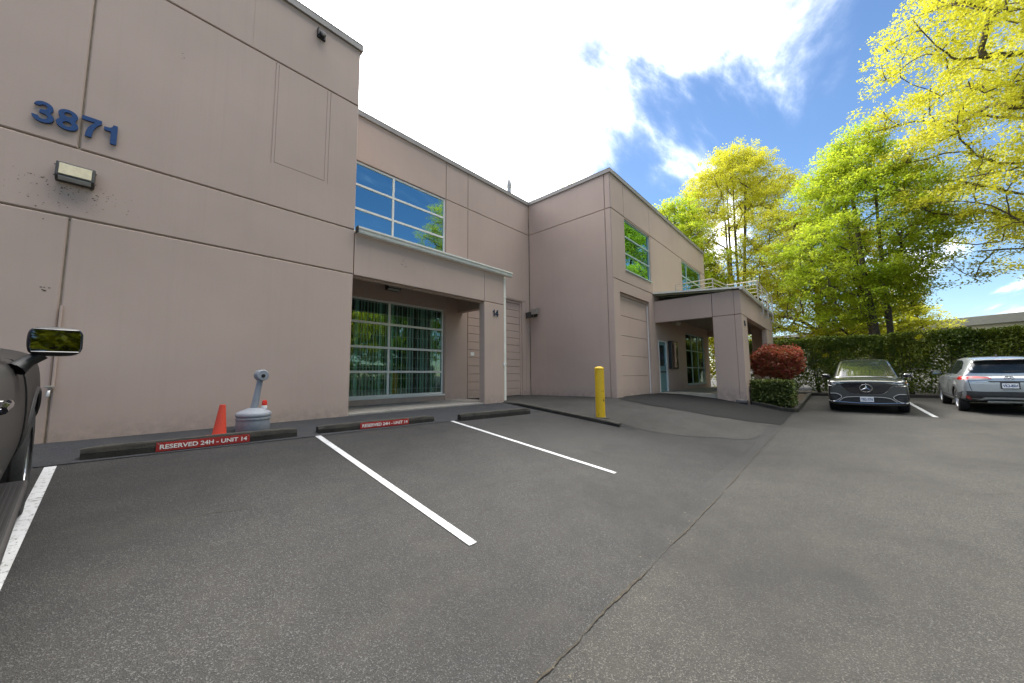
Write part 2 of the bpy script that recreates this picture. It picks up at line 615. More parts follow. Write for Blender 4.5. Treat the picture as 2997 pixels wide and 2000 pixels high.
def text_mesh(s, size, extrude, bold=0.0, shear=0.0):
    cu = bpy.data.curves.new('lettering', 'FONT')
    cu.body = s
    cu.size = size
    cu.extrude = extrude
    cu.offset = bold
    cu.shear = shear
    cu.resolution_u = 4
    ob = bpy.data.objects.new('lettering', cu)
    COL.objects.link(ob)
    dg = bpy.context.evaluated_depsgraph_get()
    me = bpy.data.meshes.new_from_object(ob.evaluated_get(dg))
    bpy.data.objects.remove(ob)
    bpy.data.curves.remove(cu)
    co = np.zeros(len(me.vertices) * 3)
    me.vertices.foreach_get('co', co)
    co = co.reshape(-1, 3)
    mn, mx = co.min(0), co.max(0)
    return me, co, mn, mx


def fit_text(name, s, w, h, ext, mat, parent, M, bold=0.0):
    """lettering fitted to a w x h rectangle, centred; M maps local (x right, y up, z out) to parent space"""
    me, co, mn, mx = text_mesh(s, 1.0, 0.02, bold)
    c = (mn + mx) / 2
    co = (co - c)
    co[:, 0] *= w / (mx[0] - mn[0])
    co[:, 1] *= h / (mx[1] - mn[1])
    co[:, 2] *= ext / 0.04
    me.vertices.foreach_set('co', co.ravel())
    me.transform(M)
    me.update()
    # one object for each letter
    bm = bmesh.new()
    bm.from_mesh(me)
    todo, first = set(bm.faces), None
    isl = []
    while todo:
        st = [todo.pop()]
        cur = []
        while st:
            f = st.pop()
            cur.append(f)
            for e in f.edges:
                for g in e.link_faces:
                    if g in todo:
                        todo.discard(g)
                        st.append(g)
        isl.append(cur)
    for cur in isl:
        idx = {}
        q = MB()
        for f in cur:
            fi = []
            for v in f.verts:
                if v not in idx:
                    idx[v] = len(q.v)
                    q.v.append(tuple(v.co))
                fi.append(idx[v])
            q.f.append(tuple(fi))
        q.build('letter', mat, parent, recalc=False)
    bm.free()
    bpy.data.meshes.remove(me)


def ell(cx, cy, rx, ry, a0, a1, n=14):
    return [(cx + rx * math.cos(R(a0 + (a1 - a0) * k / n)), cy + ry * math.sin(R(a0 + (a1 - a0) * k / n))) for k in range(n + 1)]


GLYPH = {
    '1': [[(.30, 0), (.57, 0), (.57, 1), (.38, 1), (.35, .90), (.28, .83), (.18, .80), (0, .79), (0, .62), (.30, .62)]],
    '7': [[(0, 1), (.62, 1), (.62, .84), (.50, .68), (.41, .50), (.36, .30), (.34, 0), (.13, 0), (.15, .25), (.21, .47), (.30, .65), (.41, .80), (0, .80)]],
    '4': [[(.36, 0), (.55, 0), (.55, .22), (.65, .22), (.65, .385), (.55, .385), (.55, 1), (.34, 1), (0, .42), (0, .22), (.36, .22)], [(.36, .385), (.36, .74), (.15, .385)]],
    '8': [ell(.32, .275, .32, .275, 138, 402, 26) + ell(.32, .735, .285, .265, -40, 220, 26), ell(.32, .75, .115, .110, 0, 345, 15), ell(.32, .285, .13, .125, 0, 345, 15)],
    '3': [ell(.31, .735, .285, .265, 175, -42, 22) + ell(.31, .285, .325, .285, 47, -178, 24) + ell(.31, .29, .135, .135, -170, 75, 16) + [(.20, .435), (.20, .585)] + ell(.31, .735, .105, .115, -65, 165, 14)],
    '5': [[(.08, 1), (.58, 1), (.58, .82), (.25, .82), (.22, .65)] + ell(.31, .32, .31, .33, 95, -175, 20) + ell(.31, .31, .125, .15, -165, 100, 12) + [(.20, .42), (.02, .46)]],
}


def glyph(name, ch, x0, x1, h, ext, mat, parent, M):
    cu = bpy.data.curves.new('glyph', 'CURVE')
    cu.dimensions = '2D'
    cu.fill_mode = 'BOTH'
    cu.extrude = ext / 2
    xs = [p[0] for c in GLYPH[ch] for p in c]
    k = (x1 - x0) / (max(xs) - min(xs))
    for c in GLYPH[ch]:
        sp = cu.splines.new('POLY')
        sp.points.add(len(c) - 1)
        for q, (x, y) in zip(sp.points, c):
            q.co = (x0 + (x - min(xs)) * k, y * h, 0, 1)
        sp.use_cyclic_u = True
    ob = bpy.data.objects.new('glyph', cu)
    COL.objects.link(ob)
    dg = bpy.context.evaluated_depsgraph_get()
    me = bpy.data.meshes.new_from_object(ob.evaluated_get(dg))
    bpy.data.objects.remove(ob)
    bpy.data.curves.remove(cu)
    me.transform(M)
    return link(name, me, mat, parent)


def axes(o, ux, uy, uz):
    return Matrix(((ux[0], uy[0], uz[0], o[0]), (ux[1], uy[1], uz[1], o[1]), (ux[2], uy[2], uz[2], o[2]), (0, 0, 0, 1)))


# ------------------------------------------------------------------ ground heights
YA, YB, YD = 7.17, 9.07, 5.40        # facade planes
XC = 11.05                            # return wall
FL = -0.757                           # floor level of the units
XK, YK = 14.67, 2.374                 # entrance canopy corner


def sst(t):
    t = np.clip(t, 0, 1)
    return t * t * (3 - 2 * t)


def kerb_x(y):
    return 7.50 + (7.17 - y) * 0.075


def ground_z(x, y):
    x = np.asarray(x, float)
    y = np.asarray(y, float)
    lane = np.interp(x, [-60, 0, 3, 10, 17, 21, 25, 60], [-1.52, -1.475, -1.455, -1.39, -1.30, -1.215, -1.15, -1.05])
    park = -1.58 - 0.008 * x + 0.12 * y
    t = np.interp(y, [1.15, 2.37, 3.29, 4.6, 5.4], [0.0, 0.46, 0.74, 0.96, 1.0])
    ramp = lane + (FL - 0.012 - lane) * t
    rp = lane + (-0.765 - lane) * np.interp(y, [1.15, 3.8, 5.6, 7.2], [0.0, 0.52, 0.86, 1.0])
    w = sst((x - kerb_x(y) - 0.2) / 3.0)
    dock_edge = park + 0.075 * sst((y - 3.1) / 0.8)
    mid = rp * 0.5 + ramp * 0.5
    dock = dock_edge * (1 - w) + (ramp * sst((x - 9) / 3) + mid * (1 - sst((x - 9) / 3))) * w
    side = sst((x - kerb_x(y)) / 0.10 + 0.5)
    z = park * (1 - side) + dock * side
    z = np.where(y > 7.0, z + (FL - 0.03 - z) * sst((y - 7.0) / 0.5), z)
    z = np.minimum(z, FL - 0.02)
    b = sst((y - 0.95) / 0.4)
    zl = lane + 0.006 * np.clip(-y, -2, 12)
    edge = np.where(y < 1.35, zl * (1 - b) + np.maximum(z, lane - 0.02) * b, z)
    # planting bed and land beyond the kerb to the right
    bed = sst((x - 14.9) / 0.3) * sst((y - 1.05) / 0.2)
    edge = edge * (1 - bed) + np.where(y > 2.5, FL - 0.08, lane + 0.02) * bed
    far = sst((x - 23.9) / 0.4)
    edge = edge * (1 - far) + (lane + 0.04) * far
    return edge


def gz(x, y):
    return float(ground_z(x, y))


def axis_pts(lo, hi, step, outer):
    a = list(np.arange(lo, hi + 1e-6, step))
    return np.array([-o for o in outer[::-1] if -o < lo] + a + [o for o in outer if o > hi])


gx = axis_pts(-6, 27, 0.2, [32, 40, 60, 100, 200, 420])
gx = np.unique(np.concatenate([gx, np.arange(7.2, 8.2, 0.04)]))
gy = axis_pts(-12, 11, 0.2, [16, 25, 45, 100, 200, 420])
gy = np.unique(np.concatenate([gy, np.arange(0.8, 1.6, 0.06)]))
GX, GY = np.meshgrid(gx, gy, indexing='ij')
GZ = ground_z(GX, GY)
nx, ny = len(gx), len(gy)
idx = np.arange(nx * ny).reshape(nx, ny)
faces = np.stack([idx[:-1, :-1], idx[1:, :-1], idx[1:, 1:], idx[:-1, 1:]], -1).reshape(-1, 4)
me = bpy.data.meshes.new('ground')
me.from_pydata(np.stack([GX, GY, GZ], -1).reshape(-1, 3).tolist(), [], faces.tolist())
struct(link('ground', me, M_ASPH, smooth=True), 'worn grey asphalt of the car park and drive lane')


def gm(x, y):
    i = min(max(int(np.searchsorted(gx, x)) - 1, 0), nx - 2)
    j = min(max(int(np.searchsorted(gy, y)) - 1, 0), ny - 2)
    u, v = (x - gx[i]) / (gx[i + 1] - gx[i]), (y - gy[j]) / (gy[j + 1] - gy[j])
    return float(GZ[i, j] * (1 - u) * (1 - v) + GZ[i + 1, j] * u * (1 - v) + GZ[i, j + 1] * (1 - u) * v + GZ[i + 1, j + 1] * u * v)


def sheet(name, poly, mat, lift=0.004, res=0.2):
    """a thin sheet that follows the ground inside a polygon given in plan"""
    bm = bmesh.new()
    bm.faces.new([bm.verts.new((x, y, 0)) for x, y in poly])
    xs = [p[0] for p in poly]
    ys = [p[1] for p in poly]
    for ax, lo, hi in ((0, min(xs), max(xs)), (1, min(ys), max(ys))):
        k = lo + res
        while k < hi:
            co = (k, 0, 0) if ax == 0 else (0, k, 0)
            no = (1, 0, 0) if ax == 0 else (0, 1, 0)
            bmesh.ops.bisect_plane(bm, geom=bm.verts[:] + bm.edges[:] + bm.faces[:], plane_co=co, plane_no=no)
            k += res
    for v in bm.verts:
        v.co.z = gm(v.co.x, v.co.y) + lift
    bmesh.ops.recalc_face_normals(bm, faces=bm.faces)
    me = bpy.data.meshes.new(name)
    bm.to_mesh(me)
    bm.free()
    if sum(p.normal.z for p in me.polygons) < 0:
        me.flip_normals()
    return link(name, me, mat, smooth=True)


rng = random.Random(5)


def wobble(a, b, n, amp):
    return [(a[0] + (b[0] - a[0]) * i / n + rng.uniform(-amp, amp), a[1] + (b[1] - a[1]) * i / n + rng.uniform(-amp, amp)) for i in range(n + 1)]


struct(sheet('paved_strip', [(-8, 6.0), (7.43, 5.78), (7.40, 7.12), (-8, 7.12)], M_ASPH2, 0.008),
       'bluish finer asphalt strip between the wheel stops and the wall')
def jit(pts, n, amp):
    out = []
    for a, b in zip(pts[:-1], pts[1:]):
        out += wobble(a, b, n, amp)[:-1]
    return out + [pts[-1]]


edge_ = [(10.98, 5.33), (10.66, 5.05), (10.42, 4.3), (10.45, 3.35), (10.62, 2.45), (11.0, 1.74), (11.7, 1.22)]
dark = jit(edge_, 5, 0.018) + wobble((11.9, 1.17), (14.85, 1.17), 8, 0.02) + [(14.9, 2.30), (14.62, 2.32), (14.62, 5.36), (14.0, 5.38)]
apron = [(kerb_x(y) + .05, y) for y in (9.0, 7.2, 6.0, 5.0, 4.0, 3.4)] + wobble((8.15, 2.7), (9.2, 1.5), 5, 0.04) + [(9.8, 1.38), (11.4, 1.38), (10.94, 1.74), (10.56, 2.45), (10.39, 3.35), (10.36, 4.3), (10.6, 5.1), (11.03, 5.36), (11.03, 9.0)]
struct(sheet('loading_apron', apron, M_ASPH3, 0.006), 'paler old asphalt of the loading apron beside the return wall')
struct(sheet('asphalt_patch', dark, M_ASPHD, 0.009), 'fresh black asphalt patch in front of the entrance canopy')

# ------------------------------------------------------------------ the building
bld = thing('commercial_building', 'two storey taupe tilt-up concrete commercial building with canopies and blue windows', 'building', (11.0, 9.0, FL))
BL = Matrix.Translation((-11.0, -9.0, -FL))


def bpart(mb, name, mat, parent=None, smooth=False, bevel=0.0):
    """a part of the building given in world coordinates"""
    o = mb.build(name, mat, None, smooth, bevel)
    o.data.transform(BL)
    o.parent = parent if parent is not None else bld
    return o


class Frame:
    def __init__(self, o, U, N):
        self.o, self.U, self.N = Vector(o), Vector(U), Vector(N)

    def p(self, u, v, d=0.0):
        q = self.o + self.U * u + self.N * d
        return (q.x, q.y, q.z + v)


FA = Frame((0, YA, 0), (1, 0, 0), (0, -1, 0))
FB = Frame((0, YB, 0), (1, 0, 0), (0, -1, 0))
FD = Frame((0, YD, 0), (1, 0, 0), (0, -1, 0))
FC = Frame((XC, 0, 0), (0, 1, 0), (-1, 0, 0))
FK = Frame((XK, 0, 0), (0, 1, 0), (-1, 0, 0))
FKF = Frame((0, YK, 0), (1, 0, 0), (0, -1, 0))
F14 = Frame((0, YA + 0.004, 0), (1, 0, 0), (0, -1, 0))
GAP = 0.009


def fbox(mb, F, u0, u1, v0, v1, d0, d1):
    P = [F.p(u, v, d) for d in (d0, d1) for v in (v0, v1) for u in (u0, u1)]
    i = len(mb.v)
    mb.v += P
    for f in ((0, 1, 3, 2), (4, 6, 7, 5), (0, 4, 5, 1), (2, 3, 7, 6), (0, 2, 6, 4), (1, 5, 7, 3)):
        mb.f.append(tuple(i + k for k in f))
    return mb


def relief(F, u0, u1, v0, v1, holes=(), grooves=(), t=0.18, c=0.013, name='wall_panel', mat=None, base=None):
    u0 += GAP; u1 -= GAP; v1 -= GAP
    v0 += GAP if base is None else 0
    us, vs = {u0, u1}, {v0, v1}
    for a in list(holes) + [g[:4] for g in grooves]:
        us |= {min(max(a[0], u0), u1), min(max(a[1], u0), u1)}
        vs |= {min(max(a[2], v0), v1), min(max(a[3], v0), v1)}
    us, vs = sorted(us), sorted(vs)
    nu, nv = len(us) - 1, len(vs) - 1

    def dep(i, j):
        if i < 0 or j < 0 or i >= nu or j >= nv:
            return None
        cu, cv = (us[i] + us[i + 1]) / 2, (vs[j] + vs[j + 1]) / 2
        for a in holes:
            if a[0] < cu < a[1] and a[2] < cv < a[3]:
                return -t
        for g in grooves:
            if g[0] < cu < g[1] and g[2] < cv < g[3]:
                return -g[4]
        return 0.0
    mb = MB()

    def iu(u):
        return u0 + c if u == u0 else u1 - c if u == u1 else u

    def iv(v):
        return v0 + c if v == v0 else v1 - c if v == v1 else v
    for i in range(nu):
        for j in range(nv):
            d = dep(i, j)
            if d == -t:
                continue
            a, b, e, f = us[i], us[i + 1], vs[j], vs[j + 1]
            mb.quad(F.p(iu(a), iv(e), d), F.p(iu(b), iv(e), d), F.p(iu(b), iv(f), d), F.p(iu(a), iv(f), d))
            for (i2, j2, p, q, po, qo) in ((i - 1, j, (iu(a), iv(e)), (iu(a), iv(f)), (a, e), (a, f)), (i + 1, j, (iu(b), iv(e)), (iu(b), iv(f)), (b, e), (b, f)),
                                           (i, j - 1, (iu(a), iv(e)), (iu(b), iv(e)), (a, e), (b, e)), (i, j + 1, (iu(a), iv(f)), (iu(b), iv(f)), (a, f), (b, f))):
                d2 = dep(i2, j2)
                if d2 is None:
                    mb.quad(F.p(*p, d), F.p(*q, d), F.p(*qo, d - c), F.p(*po, d - c))
                    mb.quad(F.p(*po, d - c), F.p(*qo, d - c), F.p(*qo, -t), F.p(*po, -t))
                elif d2 < d:
                    mb.quad(F.p(*p, d), F.p(*q, d), F.p(*q, d2), F.p(*p, d2))
    o = bpart(mb, name, mat or M_WALL)
    return o


ZS1, ZS2, ZS3, ZTOP = 5.745, 3.012, 2.080, 7.03
ZB = -1.15                           # panels run down below the paving

# facade A: the tall block at the left
XA0, XA1 = -9.0, 3.09
VS = -0.560
relief(FA, XA0, -0.56, ZB, ZS3)
relief(FA, -0.56, XA1, ZB, ZS3)
relief(FA, XA0, XA1, ZS3, ZS2)
relief(FA, XA0, -0.548, ZS2, ZS1)
g = 0.008
relief(FA, -0.548, XA1, ZS2, ZS1, grooves=[(1.555, 1.573, 3.78, 5.70, g), (1.610, 1.618, 3.815, 5.70, g), (2.448, 2.456, 3.815, 5.70, g), (2.508, 2.520, 3.78, 5.70, g),
                                           (1.618, 2.448, 3.815, 3.825, g)])
relief(FA, XA0, XA1, ZS1, ZTOP, grooves=[(1.202, 1.206, ZS1, ZTOP, 0.004)])
# facade B: set back behind the porch
UW = (3.25, 6.815, 3.78, ZS1 - GAP)
LW = (3.25, 6.800, -0.56, 2.08)
GD = (7.79, 10.60, ZB, 2.885)
relief(FB, XA1, 6.83, ZB, ZS1, holes=[UW[:3] + (ZS1 + .1,), LW], c=0.004)
relief(FB, 6.83, 7.765, ZB, ZS1)
relief(FB, 7.765, XC, ZB, ZS1, holes=[GD], grooves=[(10.60, 10.82, ZB, 2.93, 0.015), (7.77, 10.82, 2.885, 2.93, 0.015)])
relief(FB, XA1, 6.83, ZS1, ZTOP)
relief(FB, 6.83, 7.765, ZS1, ZTOP)
relief(FB, 7.765, XC, ZS1, ZTOP)
# return wall C
relief(FC, YD + 0.005, 5.62, ZB, ZS1)
relief(FC, 5.62, YB - 0.006, ZB, ZS1)
relief(FC, YD + 0.005, 5.62, ZS1, ZTOP)
relief(FC, 5.62, YB - 0.006, ZS1, ZTOP)
# facade D
DW1 = (12.085, 14.47, 3.765, 5.69)
DW2 = (18.57, 21.90, 3.30, 5.68)
EW = (18.57, 21.90, -0.53, 2.00)
MD = (14.92, 15.91, ZB, 1.40)
DD = (11.53, 14.14, ZB, 2.87)
relief(FD, XC, 14.56, ZB, 3.275, holes=[DD])
relief(FD, XC, 14.56, 3.275, ZS1, holes=[DW1])
relief(FD, 14.56, 22.84, ZB, ZS1, holes=[DW2, EW, MD])
for a, b in ((XC, 12.08), (12.08, 14.5), (14.5, 22.84)):
    relief(FD, a, b, ZS1, ZTOP)
# sealant backing behind every joint
mb = MB()
for F, a, b in ((FA, XA0, XA1), (FB, XA1, XC), (FD, XC, 22.8)):
    fbox(mb, F, a + .02, b - .02, ZS1 - .03, ZS1 + .03, -0.03, -0.10) if F is not FB else fbox(mb, F, 6.83, b - .02, ZS1 - .03, ZS1 + .03, -0.03, -0.10)
fbox(mb, FC, YD + .05, YB - .03, ZS1 - .03, ZS1 + .03, -0.03, -0.10)
for v in (ZS2, ZS3):
    fbox(mb, FA, XA0, XA1 - .02, v - .03, v + .03, -0.03, -0.10)
for u, v0, v1 in ((-0.56, ZB, ZS3 - .04), (-0.548, ZS2 + .04, ZS1 - .04)):
    fbox(mb, FA, u - .03, u + .03, v0, v1, -0.03, -0.10)
for u in (6.83, 7.765):
    fbox(mb, FB, u - .03, u + .03, ZB, ZTOP, -0.031, -0.101)
fbox(mb, FC, 5.59, 5.65, ZB, ZTOP, -0.031, -0.101)
for u in (12.08, 14.5):
    fbox(mb, FD, u - .03, u + .03, ZS1 + .04, ZTOP, -0.031, -0.101)
fbox(mb, FD, XC + .1, 14.5, 3.245, 3.305, -0.03, -0.10)
fbox(mb, FD, 14.53, 14.59, ZB, ZS1 - .04, -0.03, -0.10)
mb.box(XC - .08, XC + .10, YB + .02, YB + .14, ZB, ZTOP)
mb.box(XC + .03, XC + .17, YD + .03, YD + .17, ZB, ZTOP)
bpart(mb, 'joint_sealant', M_JOINT)
# unseen shell that keeps the rooms dark
mb = MB()
mb.box(2.90, 3.075, YA + .19, 9.05, ZB, ZTOP)
bpart(mb, 'return_wall', M_WALL)
bpart(MB().box(22.64, 22.815, YD + .19, 20, ZB, ZTOP), 'end_wall', M_WALL)
bpart(MB().box(-8.98, -8.8, YA + .19, 20, ZB, ZTOP), 'end_wall', M_WALL)
bpart(MB().box(-8.79, 22.63, 19.8, 20, ZB, ZTOP), 'rear_wall', M_WALL)
mb = MB()
mb.box(-8.79, 2.89, YA + .19, 19.79, 6.45, 6.65)
mb.box(3.09, 11.0, YB + .19, 19.79, 6.45, 6.65)
mb.box(11.24, 22.63, YD + .19, 19.79, 6.45, 6.65)
mb.box(11.01, 11.23, 9.3, 19.79, 6.45, 6.65)
bpart(mb, 'roof', M_ROOF)
mb = MB()
mb.box(3.1, 11.0, YB + 2.6, YB + 2.7, ZB, 6.4)
mb.box(11.3, 22.6, YD + 2.6, YD + 2.7, ZB, 6.4)
mb.box(3.1, 11.0, YB + .2, YB + 2.58, 2.9, 3.1)
mb.box(11.3, 22.6, YD + .2, YD + 2.58, 2.72, 2.9)
mb.box(3.1, 11.0, YB + .2, YB + 2.58, -0.95, -0.80)
mb.box(11.3, 22.6, YD + .2, YD + 2.58, -0.95, -0.80)
bpart(mb, 'interior', simple('office_interior', (0.16, 0.16, 0.15), 0.9, 0.1, 1))
# parapet flashings, each a folded cap with a drip edge
def cap(F, u0, u1, ins0=0.0, ins1=0.0):
    mb = MB()
    fbox(mb, F, u0 + ins0, u1 + ins1, 7.012, 7.145, 0.045, -0.26)
    fbox(mb, F, u0 + ins0, u1 + ins1, 7.145, 7.158, 0.052, -0.265)
    bpart(mb, 'parapet_cap', M_CAP, bevel=0.006)


cap(FA, XA0, XA1, 0, 0.035)
cap(FB, XA1, XC, 0.05, -0.05)
cap(FC, YD, YB, -0.045, 0.03)
cap(FD, XC, 22.84, 0.27, 0.04)


def window(F, w, mu, mv, depth, framew, mat, glass, fdep=0.06, sill=True):
    u0, u1, v0, v1 = w
    mb = MB()
    e = 0.004
    for a, b, c, d in ((u0 + e, u0 + framew, v0 + e, v1 - e), (u1 - framew, u1 - e, v0 + e, v1 - e)):
        fbox(mb, F, a, b, c, d, -depth, -depth - fdep)
    for a, b in ((v0 + e, v0 + framew), (v1 - framew, v1 - e)):
        fbox(mb, F, u0 + framew, u1 - framew, a, b, -depth, -depth - fdep)
    us = [u0 + framew / 2] + list(mu) + [u1 - framew / 2]
    vs = [v0 + framew / 2] + list(mv) + [v1 - framew / 2]
    h = framew / 2
    for u in mu:
        fbox(mb, F, u - h, u + h, v0 + framew, v1 - framew, -depth, -depth - fdep)
    for v in mv:
        for k in range(len(us) - 1):
            fbox(mb, F, us[k] + h, us[k + 1] - h, v - h, v + h, -depth - .002, -depth - fdep)
    o = bpart(mb, 'window', mat)
    if sill:
        s = MB()
        fbox(s, F, u0 - .02, u1 + .03, v0 - .045, v0 + .003, 0.03, -depth - .02)
        bpart(s, 'window_sill', mat, o, bevel=0.004)
    for i in range(len(us) - 1):
        for j in range(len(vs) - 1):
            q = MB()
            fbox(q, F, us[i] + h, us[i + 1] - h, vs[j] + h, vs[j + 1] - h, -depth - .028, -depth - .034)
            bpart(q, 'pane', glass, o)
    return o


window(FB, UW, [4.99], [4.44, 5.10], 0.03, 0.055, M_FRAME, M_GLASSU, sill=False)
lw = window(FB, LW, [4.96], [0.12, 0.775, 1.43], 0.04, 0.06, M_FRAME, M_GLASSL)
window(FD, DW1, [], [4.41, 5.05], 0.04, 0.05, M_DFRAME, M_GLASSU)
window(FD, DW2, [19.48], [4.10, 4.90], 0.04, 0.06, M_DFRAME, M_GLASSU)
window(FD, EW, [19.70, 20.8], [0.3, 1.15], 0.05, 0.05, M_DFRAME, M_GLASSL)
# security rods just inside the porch window
for k in range(21):
    u = 3.33 + k * 0.17
    if abs(u - 4.96) > 0.04:
        q = MB()
        fbox(q, FB, u - .0028, u + .0028, LW[2] + .06, LW[3] - .06, -0.050, -0.058)
        bpart(q, 'security_rod', M_DFRAME, lw)
for k in range(9):
    v = -0.36 + k * 0.293
    if min(abs(v - m) for m in (0.12, 0.775, 1.43)) > 0.05:
        q = MB()
        fbox(q, FB, LW[0] + .06, LW[1] - .06, v - .0028, v + .0028, -0.0585, -0.066)
        bpart(q, 'security_rod', M_DFRAME, lw)


def roller_door(F, w, n, depth, name, thick=0.05, rib=0.0):
    u0, u1, v0, v1 = w
    v0 = FL - 0.02
    root = MB()
    fbox(root, F, u0 + .004, u0 + .07, v0, v1 - .004, -depth + .03, -0.175)
    fbox(root, F, u1 - .07, u1 - .004, v0, v1 - .004, -depth + .03, -0.175)
    fbox(root, F, u0 + .07, u1 - .07, v1 - .09, v1 - .004, -depth + .03, -0.175)
    o = bpart(root, name, M_WALL)
    h = (v1 - .09 - v0) / n
    for k in range(n):
        q = MB()
        a, b = v0 + k * h + .006, v0 + (k + 1) * h - .006
        fbox(q, F, u0 + .072, u1 - .072, a, b, -depth, -depth - thick)
        if rib:
            fbox(q, F, u0 + .074, u1 - .074, a + h * .42, a + h * .58, -depth + rib, -depth)
        bpart(q, 'door_section', M_WALL, o, bevel=0.007)
    q = MB()
    fbox(q, F, u0 + .07, u1 - .07, v0, v1 - .09, -depth - thick - .01, -depth - thick - .03)
    bpart(q, 'door_backing', M_JOINT, o)
    return o


rd = roller_door(FB, GD, 13, 0.10, 'roller_door')
q = MB()
fbox(q, FB, 7.98, 8.14, 1.02 - .35, 1.14 - .35, -0.092, -0.098)
bpart(q, 'notice_plate', M_WHITE, rd)
rd2 = roller_door(FD, DD, 5, 0.12, 'roller_door')
q = MB()
fbox(q, FD, 14.085, 14.10, FL, 2.7, -0.06, -0.088)
bpart(q, 'door_seal', M_WHITE, rd2)

# glazed entrance door
q = MB()
for a, b, c, d in ((MD[0] + .004, MD[0] + .06, FL, 1.396), (MD[1] - .06, MD[1] - .004, FL, 1.396), (MD[0] + .06, MD[1] - .06, 1.34, 1.396)):
    fbox(q, FD, a, b, c, d, 0.012, -0.16)
md = bpart(q, 'entrance_door', M_FRAME)
q = MB()
fbox(q, FD, MD[0] + .065, MD[1] - .065, FL + .01, 1.335, -0.05, -0.10)
bpart(q, 'door_leaf', M_TEAL, md)
q = MB()
fbox(q, FD, MD[0] + .17, MD[1] - .17, 0.32, 1.20, -0.042, -0.049)
bpart(q, 'door_glass', M_GLASSU, md)
q = MB()
fbox(q, FD, MD[0] + .12, MD[1] - .12, 0.05, 0.11, -0.02, -0.049)
bpart(q, 'push_bar', M_HOUS, md)
q = MB()
q.tube([FD.p(MD[1] - .13, 0.15, -0.0), FD.p(MD[1] - .13, 0.45, -0.0)], 0.014, 8)
bpart(q, 'pull_handle', M_STEEL, md, True)
q = MB()
fbox(q, FD, MD[0] + .3, MD[1] - .45, 0.62, 0.86, -0.036, -0.041)
bpart(q, 'notice', M_NAVY, md)

# ------------------------------------------------------------------ porch over unit 14
CX0, CX1 = 6.756, 7.535
beam = [(YA + .004, 2.085), (YA + .018, 2.072), (YA + .11, 2.072), (YA + .11, 2.045), (YA + .22, 2.045), (YA + .22, 2.93), (YA + .004, 2.93)]
bpart(MB().prism(beam, XA1 + .008, CX0 - .007), 'porch_beam', M_WALL)
bpart(MB().prism([(YA + .004, 2.092), (YA + .017, 2.080), (YA + .22, 2.080), (YA + .22, 2.93), (YA + .004, 2.93)], CX0 + .007, CX1), 'porch_beam', M_WALL)
bpart(MB().box(CX0, CX1, YA + .004, YA + .22, ZB, 2.067), 'porch_column', M_WALL, bevel=0.012)
bpart(MB().box(7.335, CX1 - .003, YA + .224, YB - .003, 2.05, 2.93), 'porch_side_beam', M_WALL)
bpart(MB().box(XA1 + .01, 7.33, YA + .224, YB - .003, 2.70, 2.92), 'porch_ceiling', M_SOFFIT)
bpart(MB().box(XA1 + .01, CX1 + .06, YA + .03, YB - .003, 2.935, 2.985), 'porch_roof_deck', M_CAP)
gp = [(YA - .002, 2.945), (YA - .085, 2.945), (YA - .10, 2.972), (YA - .10, 3.015), (YA - .125, 3.04), (YA - .125, 3.075), (YA - .112, 3.075), (YA - .112, 3.05), (YA - .018, 3.05), (YA - .018, 3.075), (YA - .002, 3.075)]
gt = bpart(MB().prism(gp, XA1 + .012, 7.80), 'porch_gutter', M_GUT)
bpart(MB().prism([(y - .002, z + .001) for y, z in gp[:6]] + [(YA - .001, 3.077)], 7.80, 7.812), 'end_cap', M_GUT, gt)
bpart(MB().box(XA1 + .004, XA1 + .018, YA - .13, YA - .003, 2.94, 3.08), 'end_cap', M_BLACK, gt)
mb = MB()
mb.box(7.56, 7.65, YA + .02, YA + .10, -0.735, 2.94)
ds = bpart(mb, 'downspout', M_GUT, bevel=0.012)
for z in (2.3, 0.32):
    bpart(MB().box(7.548, 7.662, YA + .012, YA + .108, z, z + .035), 'strap', M_GUT, ds, bevel=0.003)
bpart(MB().box(7.50, 7.56, YA - .02, YA + .018, 0.28, 0.36), 'clip', M_WHITE, ds, bevel=0.004)
# porch floor
o = MB().box(3.085, 7.46, YA + .03, YB + .02, -1.1, -0.742).build('porch_slab', M_CONC, bevel=0.01)
struct(o, 'raised concrete slab under the porch')
o = MB().box(14.80, 22.7, 2.62, YD + .02, -1.3, FL + .006).build('entrance_slab', M_CONCL, bevel=0.01)
struct(o, 'pale concrete floor under the entrance canopy')

# ------------------------------------------------------------------ entrance canopy of the next unit
def kpart(mb, name, mat, **k):
    return bpart(mb, name, mat, **k)


KS = 2.083
bpart(MB().box(XK, XK + .2, 3.296, YD - .003, KS, 2.965), 'canopy_beam', M_WALL, bevel=0.01)
bpart(MB().box(XK, XK + .2, 2.586, 3.282, KS + .012, 2.965), 'canopy_beam', M_WALL, bevel=0.01)
bpart(MB().box(XK, 22.88, YK, YK + .205, KS + .012, 2.965), 'canopy_beam', M_WALL, bevel=0.01)
bpart(MB().box(XK + .001, XK + .2, 2.586, 3.286, ZB - .15, KS - .002), 'canopy_column', M_WALL, bevel=0.012)
bpart(MB().box(XK + .001, 15.70, YK + .001, YK + .205, ZB - .25, KS - .002), 'canopy_column', M_WALL, bevel=0.012)
bpart(MB().box(20.75, 22.87, YK + .001, YK + .205, ZB - .25, KS - .002), 'canopy_column', M_WALL, bevel=0.012)
bpart(MB().box(22.67, 22.87, YK + .21, 3.28, ZB - .15, 2.96), 'canopy_column', M_WALL, bevel=0.012)
bpart(MB().box(22.67, 22.87, 3.285, YD - .003, KS, 2.96), 'canopy_beam', M_WALL, bevel=0.01)
mb = MB()
mb.box(XK + .03, 22.85, YK + .02, YK + .19, -1.3, KS + .03)
bpart(MB().box(XK + .205, 22.66, YK + .21, YD - .004, 2.48, 2.60), 'canopy_ceiling', M_SOFFIT)
